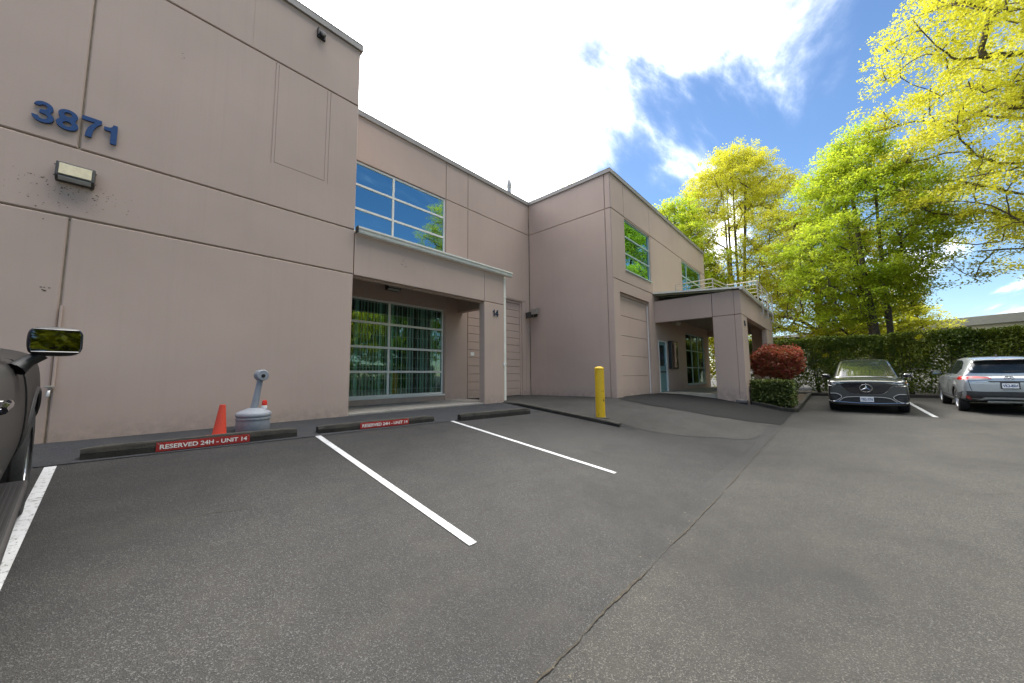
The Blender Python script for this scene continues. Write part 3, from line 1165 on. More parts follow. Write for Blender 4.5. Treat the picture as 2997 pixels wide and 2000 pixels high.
# sloping metal deck on top, with a fascia line along its edge
deck = [(YD - .004, 3.255), (2.36, 2.985), (2.36, 3.015), (YD - .004, 3.285)]
dk = bpart(MB().prism(deck, 14.56, 22.95), 'canopy_roof_deck', M_DECKU)
bpart(MB().prism([(YD - .006, 3.262), (2.345, 2.992), (2.345, 3.052), (YD - .006, 3.322)], 14.535, 14.557), 'deck_edge', M_GUT, dk)
for k in range(16):
    x = 14.72 + k * 0.5
    bpart(MB().prism([(YD - .02, 3.215), (2.62, 2.967), (2.62, 3.017), (YD - .02, 3.253)], x, x + .05), 'deck_rib', M_DECKU, dk)
gp2 = [(2.352, 2.945), (2.29, 2.945), (2.278, 2.96), (2.278, 3.0), (2.262, 3.02), (2.262, 3.055), (2.352, 3.055)]
bpart(MB().prism(gp2, 14.53, 22.95), 'canopy_gutter', M_GUT)
# pipe railing
rail = bpart(MB().tube([(16.07, 4.95, 3.85), (16.07, 3.52, 3.85)], 0.022, 8), 'railing', M_STEEL, None, True)
runs = [((16.07, 4.95), (16.07, 3.52)), ((16.07, 3.52), (17.72, 3.34)), ((17.72, 3.34), (17.72, 2.235)), ((17.72, 2.235), (22.45, 2.235))]
for k in range(5):
    z = 3.85 - 0.16 * k
    for i, (a, b) in enumerate(runs):
        if k == 0 and i == 0:
            continue
        bpart(MB().tube([(*a, z), (*b, z)], 0.022 if k == 0 else 0.014, 6), 'rail', M_STEEL, rail, True)
for x, y, z0 in ((16.07, 4.95, 3.2), (16.07, 3.52, 3.1), (17.72, 3.34, 3.08), (17.72, 2.235, 3.0)):
    bpart(MB().tube([(x, y, z0), (x, y, 3.85)], 0.024, 8), 'railing_post', M_STEEL, rail, True)
for x in (18.9, 20.45, 22.2):
    bpart(MB().box(x - .03, x + .03, 2.212, 2.258, 2.52, 3.86), 'railing_post', M_STEEL, rail, bevel=0.006)
    bpart(MB().box(x - .02, x + .02, 2.258, 2.374, 2.56, 2.66), 'post_bracket', M_STEEL, rail)

# flue on the roof
fl = thing('roof_flue', 'galvanised flue pipe with conical cap rising behind the parapet', 'flue', (11.43, 10.5, 6.65))
MB().lathe([(0.10, 0), (0.10, 1.85), (0.13, 1.87), (0.13, 1.95), (0.085, 2.2), (0.03, 2.22)], 14).build('flue_pipe', M_PIPE, fl, True)

# ------------------------------------------------------------------ numbers and fixtures on the walls
an = thing('address_number', 'big blue address digits 3871 high on the blank wall', 'number', (-0.56, YA, 3.2))
for ch, x0, x1 in (('3', -0.940, -0.768), ('8', -0.752, -0.571), ('7', -0.548, -0.377), ('1', -0.355, -0.233)):
    glyph('digit', ch, x0 + .56, x1 + .56, 0.272, 0.028, M_BLUE, an, axes((0, -0.022, 0.003), (1, 0, 0), (0, 0, 1), (0, -1, 0)))
un = thing('unit_number', 'dark unit number 14 on the porch column', 'number', (7.18, YA, 1.69))
for ch, x0, x1 in (('1', -0.105, -0.035), ('4', 0.0, 0.115)):
    glyph('digit', ch, x0, x1, 0.185, 0.016, M_NAVY, un, axes((0, -0.010, 0.0), (1, 0, 0), (0, 0, 1), (0, -1, 0)))
un2 = thing('unit_number', 'small dark number on the entrance canopy corner column', 'number', (15.17, YK, 1.70))
for ch, x0, x1 in (('1', -0.12, -0.04), ('5', 0.0, 0.12)):
    glyph('digit', ch, x0, x1, 0.20, 0.016, M_NAVY, un2, axes((0, -0.010, 0.0), (1, 0, 0), (0, 0, 1), (0, -1, 0)))


def wall_pack(loc, w, h, d, label, lens, cat='wall lamp', rz=0.0):
    t = thing('wall_lamp', label, cat, loc, (0, 0, rz))
    i = 0.028
    MB().prism([(0, -h * .5), (-d * .55, -h * .5), (-d, -h * .30), (-d * .82, h * .5), (0, h * .5)], -w / 2, w / 2).build('housing', M_HOUS, t, bevel=0.012)
    # sloping lens set proud of the housing's front
    a = Vector((0, -d, -h * .30)); b = Vector((0, -d * .82, h * .5))
    n = Vector((0, -(b.z - a.z), (b.y - a.y))).normalized()
    q = MB()
    p0, p1 = a + (b - a) * 0.10, a + (b - a) * 0.86
    P = []
    for off in (-0.004, 0.012):
        for p in (p0, p1):
            for s in (-1, 1):
                P.append((s * (w / 2 - i), p.y + n.y * off, p.z + n.z * off))
    q.v += P
    q.f += [(0, 1, 3, 2), (4, 6, 7, 5), (0, 4, 5, 1), (2, 3, 7, 6), (0, 2, 6, 4), (1, 5, 7, 3)]
    q.build('lens', lens, t, bevel=0.003)
    a2, b2 = Vector((0, -d * .55, -h * .5)), Vector((0, -d, -h * .30))
    q = MB()
    n2 = Vector((0, -(b2.z - a2.z), (b2.y - a2.y))).normalized() * -1
    for off in (-0.002, 0.008):
        for f in (0.15, 0.9):
            p = a2 + (b2 - a2) * f
            for s in (-1, 1):
                q.v.append((s * (w / 2 - i), p.y - abs(n2.y) * off, p.z - abs(n2.z) * off))
    q.f += [(0, 1, 3, 2), (4, 6, 7, 5), (0, 4, 5, 1), (2, 3, 7, 6), (0, 2, 6, 4), (1, 5, 7, 3)]
    q.build('lower_lens', M_LAMPC, t)
    for s in (-1, 1):
        for z in (-h * .3, h * .3):
            MB().tube([(s * w / 2, -d * .6, z), (s * (w / 2 + .014), -d * .6, z)], 0.007, 6).build('bolt', M_HOUS, t)
    return t


wall_pack((-0.545, YA, 2.625), 0.325, 0.235, 0.13, 'aged yellow lensed wall lamp below the blue address digits', M_LAMPL)
wall_pack((4.98, YB, 2.48), 0.40, 0.23, 0.17, 'grey lensed wall lamp under the porch ceiling above the curtained window', M_LAMPC)
fld = thing('flood_light', 'twin headed flood light on the return wall beside the roller door', 'flood light', (XC, 8.75, 2.40))
MB().box(-0.03, 0, -0.09, 0.09, -0.09, 0.09).build('back_plate', M_HOUS, fld, bevel=0.006)
for s, tz in ((1, 0.0), (-1, 0.12)):
    MB().tube([(-0.03, s * .05, tz * .3), (-0.12, s * .10, tz * .4 + .02)], 0.016, 8).build('arm', M_HOUS, fld, True)
    MB().prism([(-0.10, tz + .13), (-0.34, tz + .06), (-0.32, tz - .17), (-0.14, tz - .12)], s * .14 - .12, s * .14 + .12, 'y').build('lamp_head', M_HOUS if s > 0 else M_PIPE, fld, bevel=0.01)
emg = thing('emergency_light', 'pale twin spotlight fitting under the entrance canopy', 'spot light', (16.95, YD - .004, 2.30))
MB().box(-0.17, 0.17, -0.09, 0, -0.05, 0.14).build('battery_box', M_GUT, emg, bevel=0.01)
for s in (-1, 1):
    MB().tube([(s * .12, -0.07, 0.02), (s * .15, -0.17, -0.03), (s * .15, -0.22, -0.05)], [0.03, 0.085, 0.095], 12).build('spot_head', M_GUT, emg, True)
MB().tube([(-0.17, -0.02, 0.1), (-1.3, -0.02, 0.12)], 0.012, 6).build('conduit', M_GUT, emg)
vent = thing('security_camera', 'small black camera box just under the parapet of the blank wall', 'camera', (2.29, YA, 6.78))
MB().box(-0.09, 0.09, -0.06, 0, -0.10, 0.10).build('back_box', M_BLACK, vent, bevel=0.008)
MB().tube([(0, -0.06, 0), (0, -0.13, -0.02), (0, -0.15, -0.02)], [0.07, 0.07, 0.05], 14).build('lens_barrel', M_HOUS, vent, True)
MB().box(-0.11, -0.09, -0.12, 0, -0.08, 0.12).build('bracket', M_BLACK, vent)
vent.scale = (.78, .78, .78)
nb = thing('notice_cabinet', 'black wall cabinet beside the teal entrance door', 'cabinet', (16.5, YD, 0.82))
MB().box(-0.44, 0.44, -0.13, 0, -0.61, 0.61).build('cabinet_box', M_BLACK, nb, bevel=0.012)
MB().box(-0.40, 0.40, -0.142, -0.131, -0.57, 0.57).build('glass_front', M_GLOSSB, nb, bevel=0.003)
tp = thing('wall_tap', 'garden tap on a conduit low on the blank wall behind the truck mirror', 'tap', (-0.565, YA, -0.13))
MB().tube([(0.02, -0.02, 1.05), (0.02, -0.02, 0.02)], 0.014, 8).build('conduit', M_WALL, tp, True)
MB().tube([(0, 0, 0), (0, -0.09, 0), (0, -0.13, -0.05), (0, -0.13, -0.08)], 0.016, 8).build('spout', M_PIPE, tp, True)
MB().lathe([(0.012, 0), (0.045, 0.01), (0.045, 0.022), (0.012, 0.03)], 14, (0, -0.085, 0.02)).build('hand_wheel', M_PIPE, tp, True)
# dirt specks left by insects round the lamp
mb = MB()
rg = random.Random(3)
for k in range(230):
    a = rg.gauss(0, 0.26)
    b = -abs(rg.gauss(0, 0.22)) + 0.06
    x, z = -0.545 + a, 2.50 + b
    if abs(z - ZS3) < .04 or (abs(a) < .18 and z > 2.50):
        continue
    s = abs(rg.gauss(0, 0.0026)) + 0.0014
    n = 6
    i0 = len(mb.v)
    e = rg.uniform(0.5, 2.0)
    for j in range(n):
        t = 2 * math.pi * j / n
        mb.v.append((x + s * e * math.cos(t), YA - .0025, z + s * math.sin(t)))
    mb.f.append(tuple(range(i0, i0 + n)))
for k in range(26):
    x, z = (-0.72 + rg.gauss(0, .05), 1.12 + rg.gauss(0, .03)) if k < 6 else (4.2 + rg.gauss(0, .05), 2.57 + rg.gauss(0, .05)) if k < 22 else (0.35 + rg.gauss(0, .02), 4.94 + rg.gauss(0, .03))
    s = abs(rg.gauss(0, 0.004)) + 0.002
    i0 = len(mb.v)
    for j in range(6):
        t = 2 * math.pi * j / 6
        mb.v.append((x + s * 1.6 * math.cos(t), YA - .0025, z + s * math.sin(t)))
    mb.f.append(tuple(range(i0, i0 + 6)))
o = bpart(mb, 'dirt_specks', M_SPECK)
o['kind'] = 'stuff'

# vertical blind behind the porch window
vb = thing('vertical_blind', 'pleated grey green vertical blind hanging behind the porch window', 'blind', (5.0, YB + .27, 2.05))
MB().box(-1.85, 1.85, -0.03, 0.03, 0.0, 0.05).build('head_rail', M_WHITE, vb)
sl = MB()
sl.v = [(-0.062, 0, -2.6), (0, -0.012, -2.6), (0.062, 0, -2.6), (-0.062, 0, 0), (0, -0.012, 0), (0.062, 0, 0)]
sl.f = [(0, 1, 4, 3), (1, 2, 5, 4)]
proto = sl.build('slat', M_CURTA, vb, True)
rg = random.Random(8)
for k in range(38):
    x = -1.78 + k * 0.094
    o = proto if k == 0 else proto.copy()
    if k:
        COL.objects.link(o)
    o.location = (x, rg.uniform(-.01, .01), 0)
    o.rotation_euler = (0, 0, R(rg.uniform(20, 65)) * (1 if k % 9 else 1.3))

# ------------------------------------------------------------------ painted lines, joint crack, kerbs
def pline(x0, y0, x1, y1, w, label):
    a = math.atan2(y1 - y0, x1 - x0)
    nx_, ny_ = -math.sin(a) * w / 2, math.cos(a) * w / 2
    o = sheet('painted_line', [(x0 + nx_, y0 + ny_), (x1 + nx_, y1 + ny_), (x1 - nx_, y1 - ny_), (x0 - nx_, y0 - ny_)], M_LINE, 0.007)
    return tag(o, label, 'painted line', 'white painted bay lines')


pline(-0.405, 5.86, -0.405, 2.0, 0.078, 'white bay line running under the dark truck')
pline(2.075, 5.87, 1.965, 2.22, 0.080, 'white bay line in the middle between the two red signed wheel stops')
pline(4.575, 5.88, 4.61, 2.32, 0.080, 'white bay line beside the wheel stop without a sign')
pline(20.9, -1.97, 15.72, -1.98, 0.105, 'white bay line between the two parked cars')
# joint crack along the edge of the drive lane
pts = []
x = -1.0
rg = random.Random(21)
while x < 12.6:
    pts.append((x, 1.15 + 0.014 * math.sin(x * 0.9) + 0.004 * math.sin(x * 6.3) + rg.uniform(-.006, .006)))
    x += 0.035
mb = MB()
for k, (x, y) in enumerate(pts):
    w = max(0.0015, 0.002 + 0.006 * math.sin(x * 1.3 + 1) * math.sin(x * 4.7) + rg.uniform(0, .006))
    mb.v += [(x, y - w, gm(x, y - w) + .006), (x, y + w * .8, gm(x, y + w) + .006)]
    if k:
        i = 2 * k
        mb.f.append((i - 2, i, i + 1, i - 1))
struct(mb.build('joint_crack', simple('crack_dirt', (0.038, 0.031, 0.021), 0.95, 0.6, 30)), 'dark dirt filled joint between the parking apron and the drive lane')


def hairline(x, y, a, n, seed):
    rg = random.Random(seed)
    mb = MB()
    for k in range(n):
        w = 0.0022 * (1 - abs(2 * k / (n - 1) - 1)) + 0.0006
        nx_, ny_ = -math.sin(a), math.cos(a)
        mb.v += [(x - nx_ * w, y - ny_ * w, gm(x, y) + .005), (x + nx_ * w, y + ny_ * w, gm(x, y) + .005)]
        if k:
            mb.f.append((2 * k - 2, 2 * k, 2 * k + 1, 2 * k - 1))
        a += rg.gauss(0, .22)
        x += .05 * math.cos(a)
        y += .05 * math.sin(a)
    return struct(mb.build('hairline_crack', MATS['crack_dirt']), 'hairline crack wandering through the asphalt')


for q in ((4.6, 1.25, .9, 34, 1), (5.2, 1.9, .3, 26, 2), (6.4, 2.2, 2.2, 22, 3), (3.2, 3.5, 1.1, 30, 4), (6.2, -.6, .2, 44, 5), (9.5, .2, -.5, 36, 6), (1.2, 3.6, 2.6, 24, 7)):
    hairline(*q)
# scattered bits of leaf and grit
rg = random.Random(77)
mb = MB()
for k in range(300):
    if k < 120:
        x, y = rg.uniform(0, 12), 1.15 + rg.gauss(0, .10)
    elif k < 260:
        x, y = rg.uniform(13, 23.5), 1.0 - abs(rg.gauss(0, .25)) if k % 2 else rg.uniform(-8, .8)
    elif k < 380:
        x, y = rg.uniform(-1, 7.3), 6.25 + abs(rg.gauss(0, .3))
    else:
        x, y = rg.uniform(.8, 14), rg.uniform(-3, 5.8)
    if y > 7.1 and x < 7.4:
        continue
    z = gm(x, y) + .010
    r_, a = rg.uniform(.004, .011), rg.uniform(0, 6.3)
    ca, sa = r_ * math.cos(a), r_ * math.sin(a)
    mb.quad((x - ca, y - sa, z), (x + sa * .5, y - ca * .5, z + .003), (x + ca, y + sa, z + rg.uniform(0, .005)), (x - sa * .5, y + ca * .5, z + .002))
tag(mb.build('leaf_litter', simple('dry_leaf_bits', (0.15, 0.13, 0.085), 0.9, 0.6, 1.7), recalc=False), 'scattered bits of dry leaf and grit on the asphalt', 'litter', None, 'stuff')


def kerb(name, pts, w, h, label, mat=None, sink=0.15, rough=0.0):
    mb = MB()
    n = len(pts)
    rg = random.Random(hash(name) % 97 + n)
    for k, (x, y) in enumerate(pts):
        a = Vector(pts[min(k + 1, n - 1)]) - Vector(pts[max(k - 1, 0)])
        a.normalize()
        nn = Vector((-a.y, a.x))
        zt = max(gz(x + nn.x * w, y + nn.y * w), gz(x - nn.x * w, y - nn.y * w)) + h
        for s, dz in ((-.5, -sink - h), (-.5, -.02), (-.36, 0), (.36, 0), (.5, -.02), (.5, -sink - h)):
            r = rg.uniform(-rough, rough)
            mb.v.append((x + nn.x * w * s + r, y + nn.y * w * s + r, zt + dz + (r if dz > -.1 else 0)))
    for k in range(n - 1):
        for j in range(5):
            i = k * 6 + j
            mb.f.append((i, i + 1, i + 7, i + 6))
    mb.f.append(tuple(range(6)))
    mb.f.append(tuple((n - 1) * 6 + j for j in range(6)))
    return struct(mb.build(name, mat or M_STOP, None), label)


kerb('loading_kerb', [(kerb_x(7.14 - 0.17 * k) + .0, 7.14 - 0.17 * k) for k in range(21)], 0.15, 0.012, 'grimy concrete kerb along the loading apron', rough=0.006)
kerb('bed_kerb', [(14.95, 2.30)] + [(15.02, 2.1 - .2 * k) for k in range(4)] + [(15.15, 1.22)] + [(15.35 + .4 * k, 1.13) for k in range(22)], 0.15, 0.12, 'concrete kerb round the planting bed')
kerb('hedge_kerb', [(23.85, 1.10 - .5 * k) for k in range(28)], 0.15, 0.13, 'concrete kerb in front of the tall hedge')
struct(sheet('planting_bed', [(15.1, 1.2), (23.9, 1.2), (23.9, 2.34), (15.1, 2.34)], M_SOIL, 0.05), 'bare soil of the planting bed')
struct(sheet('hedge_bed', [(23.95, -13), (27.5, -13), (27.5, 5.2), (23.95, 5.2)], M_SOIL, 0.03, 0.6), 'soil under the tall hedge')

# wheel stops
def wheel_stop(x0, x1, y0, y1, h, label, sign=None, d=0.16):
    xm, ym = (x0 + x1) / 2, (y0 + y1) / 2
    L = x1 - x0
    zl, zr = gz(x0, y0), gz(x1, y1)
    rot = (0, -math.atan2(zr - zl, L), math.atan2(y1 - y0, L))
    t = thing('wheel_stop', label, 'wheel stop', (xm, ym, (zl + zr) / 2), rot, 'concrete wheel stops along the wall')
    mb = MB()
    n = 18
    rg = random.Random(int(x0 * 50))
    for k in range(n + 1):
        x = -L / 2 + L * k / n
        e = 0.018 if k in (0, n) else 0.0
        for (y, z) in ((e, -.06), (e * .9, h * .55), (.016 + e, h - .014 - e), (.03 + e, h - e), (d - .03 - e, h - e), (d - .012 - e, h - .014 - e), (d - e, -.06)):
            mb.v.append((x, y + rg.uniform(-.0035, .0035), z + rg.uniform(-.004, .004)))
    for k in range(n):
        for j in range(6):
            i = k * 7 + j
            mb.f.append((i, i + 1, i + 8, i + 7))
    mb.f += [tuple(range(7)), tuple(n * 7 + j for j in range(7))]
    mb.build('concrete_block', M_STOP, t)
    if sign:
        sx0, sx1 = sign
        a, b = sx0 - xm, sx1 - xm
        s = MB().box(a, b, -0.012, -0.004, 0.014, 0.115).build('sign_plate', M_SIGN, t)
        fit_text('lettering', 'RESERVED 24H - UNIT 14', (b - a) * 0.93, 0.052, 0.003, M_TXTW, s,
                 axes(((a + b) / 2, -0.0140, 0.064), (1, 0, 0), (0, 0, 1), (0, -1, 0)), bold=0.022)
        for q in (a + .02, b - .02):
            MB().tube([(q, -0.012, 0.1), (q, -0.016, 0.1)], 0.006, 6).build('screw', M_PIPE, s)
    return t


wheel_stop(-0.23, 1.82, 5.95, 5.94, 0.135, 'grimy concrete wheel stop with red sign in front of the cone and ash bin', (0.34, 1.24))
wheel_stop(2.12, 4.23, 5.96, 5.92, 0.125, 'grimy concrete wheel stop with red sign in front of the porch', (2.755, 3.657))
wheel_stop(4.76, 6.89, 5.75, 5.66, 0.145, 'grimy concrete wheel stop without a sign beside the kerb')

# ------------------------------------------------------------------ small things by the wall
zc_ = gz(1.41, 6.52) + .005
urn = thing('ash_bin', 'grey plastic cigarette ash bin with leaning neck by the wall', 'ash bin', (1.40, 6.55, zc_))
MB().lathe([(0.205, 0), (0.215, 0.02), (0.212, 0.18), (0.222, 0.185), (0.222, 0.205), (0.212, 0.21), (0.210, 0.225)], 32).build('base_bucket', M_GREY, urn, True)
MB().lathe([(0.222, 0.226), (0.226, 0.24), (0.220, 0.275), (0.205, 0.287), (0.15, 0.315), (0.09, 0.338), (0.07, 0.345)], 32).build('domed_lid', M_GREY, urn, True)
n0, n1 = Vector((0.0, 0, 0.335)), Vector((0.055, -0.015, 0.775))
MB().tube([n0, n0.lerp(n1, .5), n1], [0.050, 0.042, 0.038], 16).build('neck', M_GREY, urn, True)
for s in (-1, 1):
    d_ = Vector((s * .018, -.040, 0))
    MB().tube([n0 + d_ * 1.1, n1 + d_ * .8], 0.006, 6).build('rib', M_GREY, urn)
hc = n1 + Vector((0.008, -0.01, 0.06))
MB().tube([hc + Vector((-.01, .07, 0)), hc + Vector((-.008, .05, 0)), hc + Vector((0.01, -.05, 0)), hc + Vector((0.012, -.062, 0))], [0.070, 0.084, 0.084, 0.072], 18).build('head', M_GREY, urn, True)
MB().tube([hc + Vector((0.0115, -.060, -.01)), hc + Vector((0.0125, -.066, -.01))], 0.028, 14).build('ash_hole', M_WELL, urn, True)
cn = thing('traffic_cone', 'small orange traffic cone behind the wheel stop', 'cone', (0.975, 6.36, gz(0.975, 6.36) + .004), (0, R(2.5), 0))
MB().lathe([(0.085, 0.028), (0.080, 0.05), (0.036, 0.43), (0.034, 0.445), (0.026, 0.447)], 20).build('cone_body', M_CONE, cn, True)
MB().box(-0.13, 0.13, -0.13, 0.13, 0, 0.03).build('base', M_CONE, cn, bevel=0.012)
bt = thing('spray_bottle', 'white bottle with bright red cap beside the ash bin', 'bottle', (1.60, 6.85, gz(1.60, 6.85) + .004))
MB().lathe([(0.038, 0), (0.040, 0.01), (0.040, 0.30), (0.034, 0.325)], 16).build('bottle_body', M_WHITE, bt, True)
MB().lathe([(0.036, 0.326), (0.036, 0.37), (0.030, 0.40), (0.015, 0.408)], 16).build('cap', M_RED, bt, True)
MB().box(-0.030, 0.030, -0.0425, -0.0395, 0.22, 0.27).build('print', M_BLUE, bt)
lid = tag(MB().lathe([(0.034, 0), (0.036, 0.012), (0.026, 0.03), (0.01, 0.034)], 14).build('bottle_cap', M_RED, None, True), 'red cap lying on the paving beside the ash bin', 'bottle cap')
lid.location = (1.72, 6.35, gz(1.72, 6.35) + .006)

bo = thing('bollard', 'yellow painted steel bollard with chipped paint at the kerb end', 'bollard', (7.90, 4.31, gz(7.9, 4.31) - .02))
MB().lathe([(0.112, 0), (0.112, 1.195)], 28).build('post', M_YEL, bo, True)
MB().lathe([(0.114, 1.196), (0.116, 1.20), (0.112, 1.225), (0.09, 1.245), (0.05, 1.258), (0.01, 1.262)], 28).build('cap', M_YEL, bo, True)
MB().lathe([(0.19, 0.0), (0.18, 0.030), (0.13, 0.040), (0.113, 0.044)], 18).build('footing', M_STOP, bo, True)
bx = thing('bait_box', 'black bait box with white label at the foot of the canopy column', 'box', (14.50, 2.50, gz(14.5, 2.5) + .004), (0, 0, R(90)))
MB().prism([(-0.12, 0), (0.12, 0), (0.12, 0.05), (0.08, 0.12), (-0.08, 0.12), (-0.12, 0.06)], -0.17, 0.17).build('box_body', M_BLACK, bx, bevel=0.012)
MB().box(-0.07, 0.07, -0.03, 0.03, 0.121, 0.124).build('label', M_WHITE, bx)
gpole = thing('green_pole', 'thin green metal pole standing beside the canopy end', 'pole', (24.4, 2.58, gz(24.4, 2.58)))
MB().tube([(0, 0, 0), (0, 0, 4.2)], 0.05, 10).build('post', M_GREENP, gpole, True)
MB().lathe([(0.06, 4.2), (0.06, 4.25), (0.02, 4.28)], 10).build('cap', M_AMBER, gpole, True)


# ------------------------------------------------------------------ cars
def loft(stations, sub=2):
    """stations: list of (x, [(y,z), ...]) half rings from bottom centre to top centre; mirrored, capped, smoothed"""
    bm = bmesh.new()
    rings = []
    for x, half in stations:
        ring = [bm.verts.new((x, y, z)) for y, z in half]
        ring += [bm.verts.new((x, -y, z)) for y, z in half[::-1] if y > 1e-6]
        rings.append(ring)
    n = len(rings[0])
    for a, b in zip(rings[:-1], rings[1:]):
        for j in range(n):
            bm.faces.new((a[j], a[(j + 1) % n], b[(j + 1) % n], b[j]))
    bm.faces.new(rings[0][::-1])
    bm.faces.new(rings[-1])
    bmesh.ops.recalc_face_normals(bm, faces=bm.faces)
    me = bpy.data.meshes.new('loft')
    bm.to_mesh(me)
    bm.free()
    return evaluate(me, [('SUBSURF', dict(levels=sub, render_levels=sub))])


def evaluate(me, mods):
    ob = bpy.data.objects.new('work', me)
    COL.objects.link(ob)
    for typ, kw in mods:
        m = ob.modifiers.new('m', typ)
        for k, v in kw.items():
            setattr(m, k, v)
    dg = bpy.context.evaluated_depsgraph_get()
    out = bpy.data.meshes.new_from_object(ob.evaluated_get(dg))
    bpy.data.objects.remove(ob)
    return out


def cut_wells(me, wells, paint, dark):
    me.materials.append(paint)
    for (x, y0, y1, z, r) in wells:
        q = MB()
        n = 32
        for y in (y0, y1):
            for j in range(n):
                t = 2 * math.pi * j / n
                q.v.append((x + r * math.cos(t), y, z + r * math.sin(t)))
        for j in range(n):
            q.f.append((j, (j + 1) % n, n + (j + 1) % n, n + j))
        q.f += [tuple(range(n))[::-1], tuple(n + j for j in range(n))]
        c = q.build('cutter', dark)
        me2 = evaluate(me, [('BOOLEAN', dict(operation='DIFFERENCE', object=c, solver='EXACT', material_mode='TRANSFER'))])
        bpy.data.objects.remove(c)
        me = me2
    return me


def bvh_of(*mes):
    vs, fs = [], []
    for m in mes:
        o = len(vs)
        vs += [v.co.copy() for v in m.vertices]
        fs += [tuple(o + i for i in p.vertices) for p in m.polygons]
    return BVHTree.FromPolygons(vs, fs)


def decal(name, bvh, poly, axis, sign, mat, parent, off=0.006, res=0.05, thick=0.012, smooth=True):
    """a trim piece whose outline poly lies on the body surface, seen along an axis ('x' or 'y')"""
    bm = bmesh.new()
    f = bm.faces.new([bm.verts.new((p, q, 0)) for p, q in poly])
    ps = [p for p, q in poly]
    qs = [q for p, q in poly]
    for ax, lo, hi in ((0, min(ps), max(ps)), (1, min(qs), max(qs))):
        k = lo + res
        while k < hi - 1e-4:
            bmesh.ops.bisect_plane(bm, geom=bm.verts[:] + bm.edges[:] + bm.faces[:], plane_co=(k, 0, 0) if ax == 0 else (0, k, 0), plane_no=(1, 0, 0) if ax == 0 else (0, 1, 0))
            k += res
    out = []
    last = None
    for v in bm.verts:
        p, q = v.co.x, v.co.y
        if axis == 'x':
            o, d = Vector((6 * sign, p, q)), Vector((-sign, 0, 0))
        elif axis == 'y':
            o, d = Vector((p, 6 * sign, q)), Vector((0, -sign, 0))
        else:
            o, d = Vector((p, q, 6)), Vector((0, 0, -1))
        hit = bvh.ray_cast(o, d)
        if hit[0] is None:
            near = bvh.find_nearest(o + d * 5)
            hit = near
        last = hit[0] + hit[1] * off
        v.co = last
    for f in bm.faces:
        f.smooth = smooth
    geom = bm.faces[:]
    me = bpy.data.meshes.new(name)
    bm.to_mesh(me)
    bm.free()
    return link(name, me, mat, parent)


def ribbon(name, bvh, pts, axis, sign, r, mat, parent, off=0.006, n=6):
    P = []
    for p, q in pts:
        o, d = (Vector((6 * sign, p, q)), Vector((-sign, 0, 0))) if axis == 'x' else (Vector((p, 6 * sign, q)), Vector((0, -sign, 0)))
        hit = bvh.ray_cast(o, d)
        if hit[0] is None:
            hit = bvh.find_nearest(o + d * 5)
        P.append(hit[0] + hit[1] * off)
    return MB().tube(P, r, n).build(name, mat, parent, True)


def curve_pts(pts, n=6):
    out = []
    for k in range(len(pts) - 1):
        p0 = Vector(pts[max(k - 1, 0)]); p1 = Vector(pts[k]); p2 = Vector(pts[k + 1]); p3 = Vector(pts[min(k + 2, len(pts) - 1)])
        for i in range(n):
            t = i / n
            out.append(tuple(0.5 * ((2 * p1) + (p2 - p0) * t + (2 * p0 - 5 * p1 + 4 * p2 - p3) * t * t + (3 * p1 - p0 - 3 * p2 + p3) * t ** 3)))
    out.append(tuple(pts[-1]))
    return out


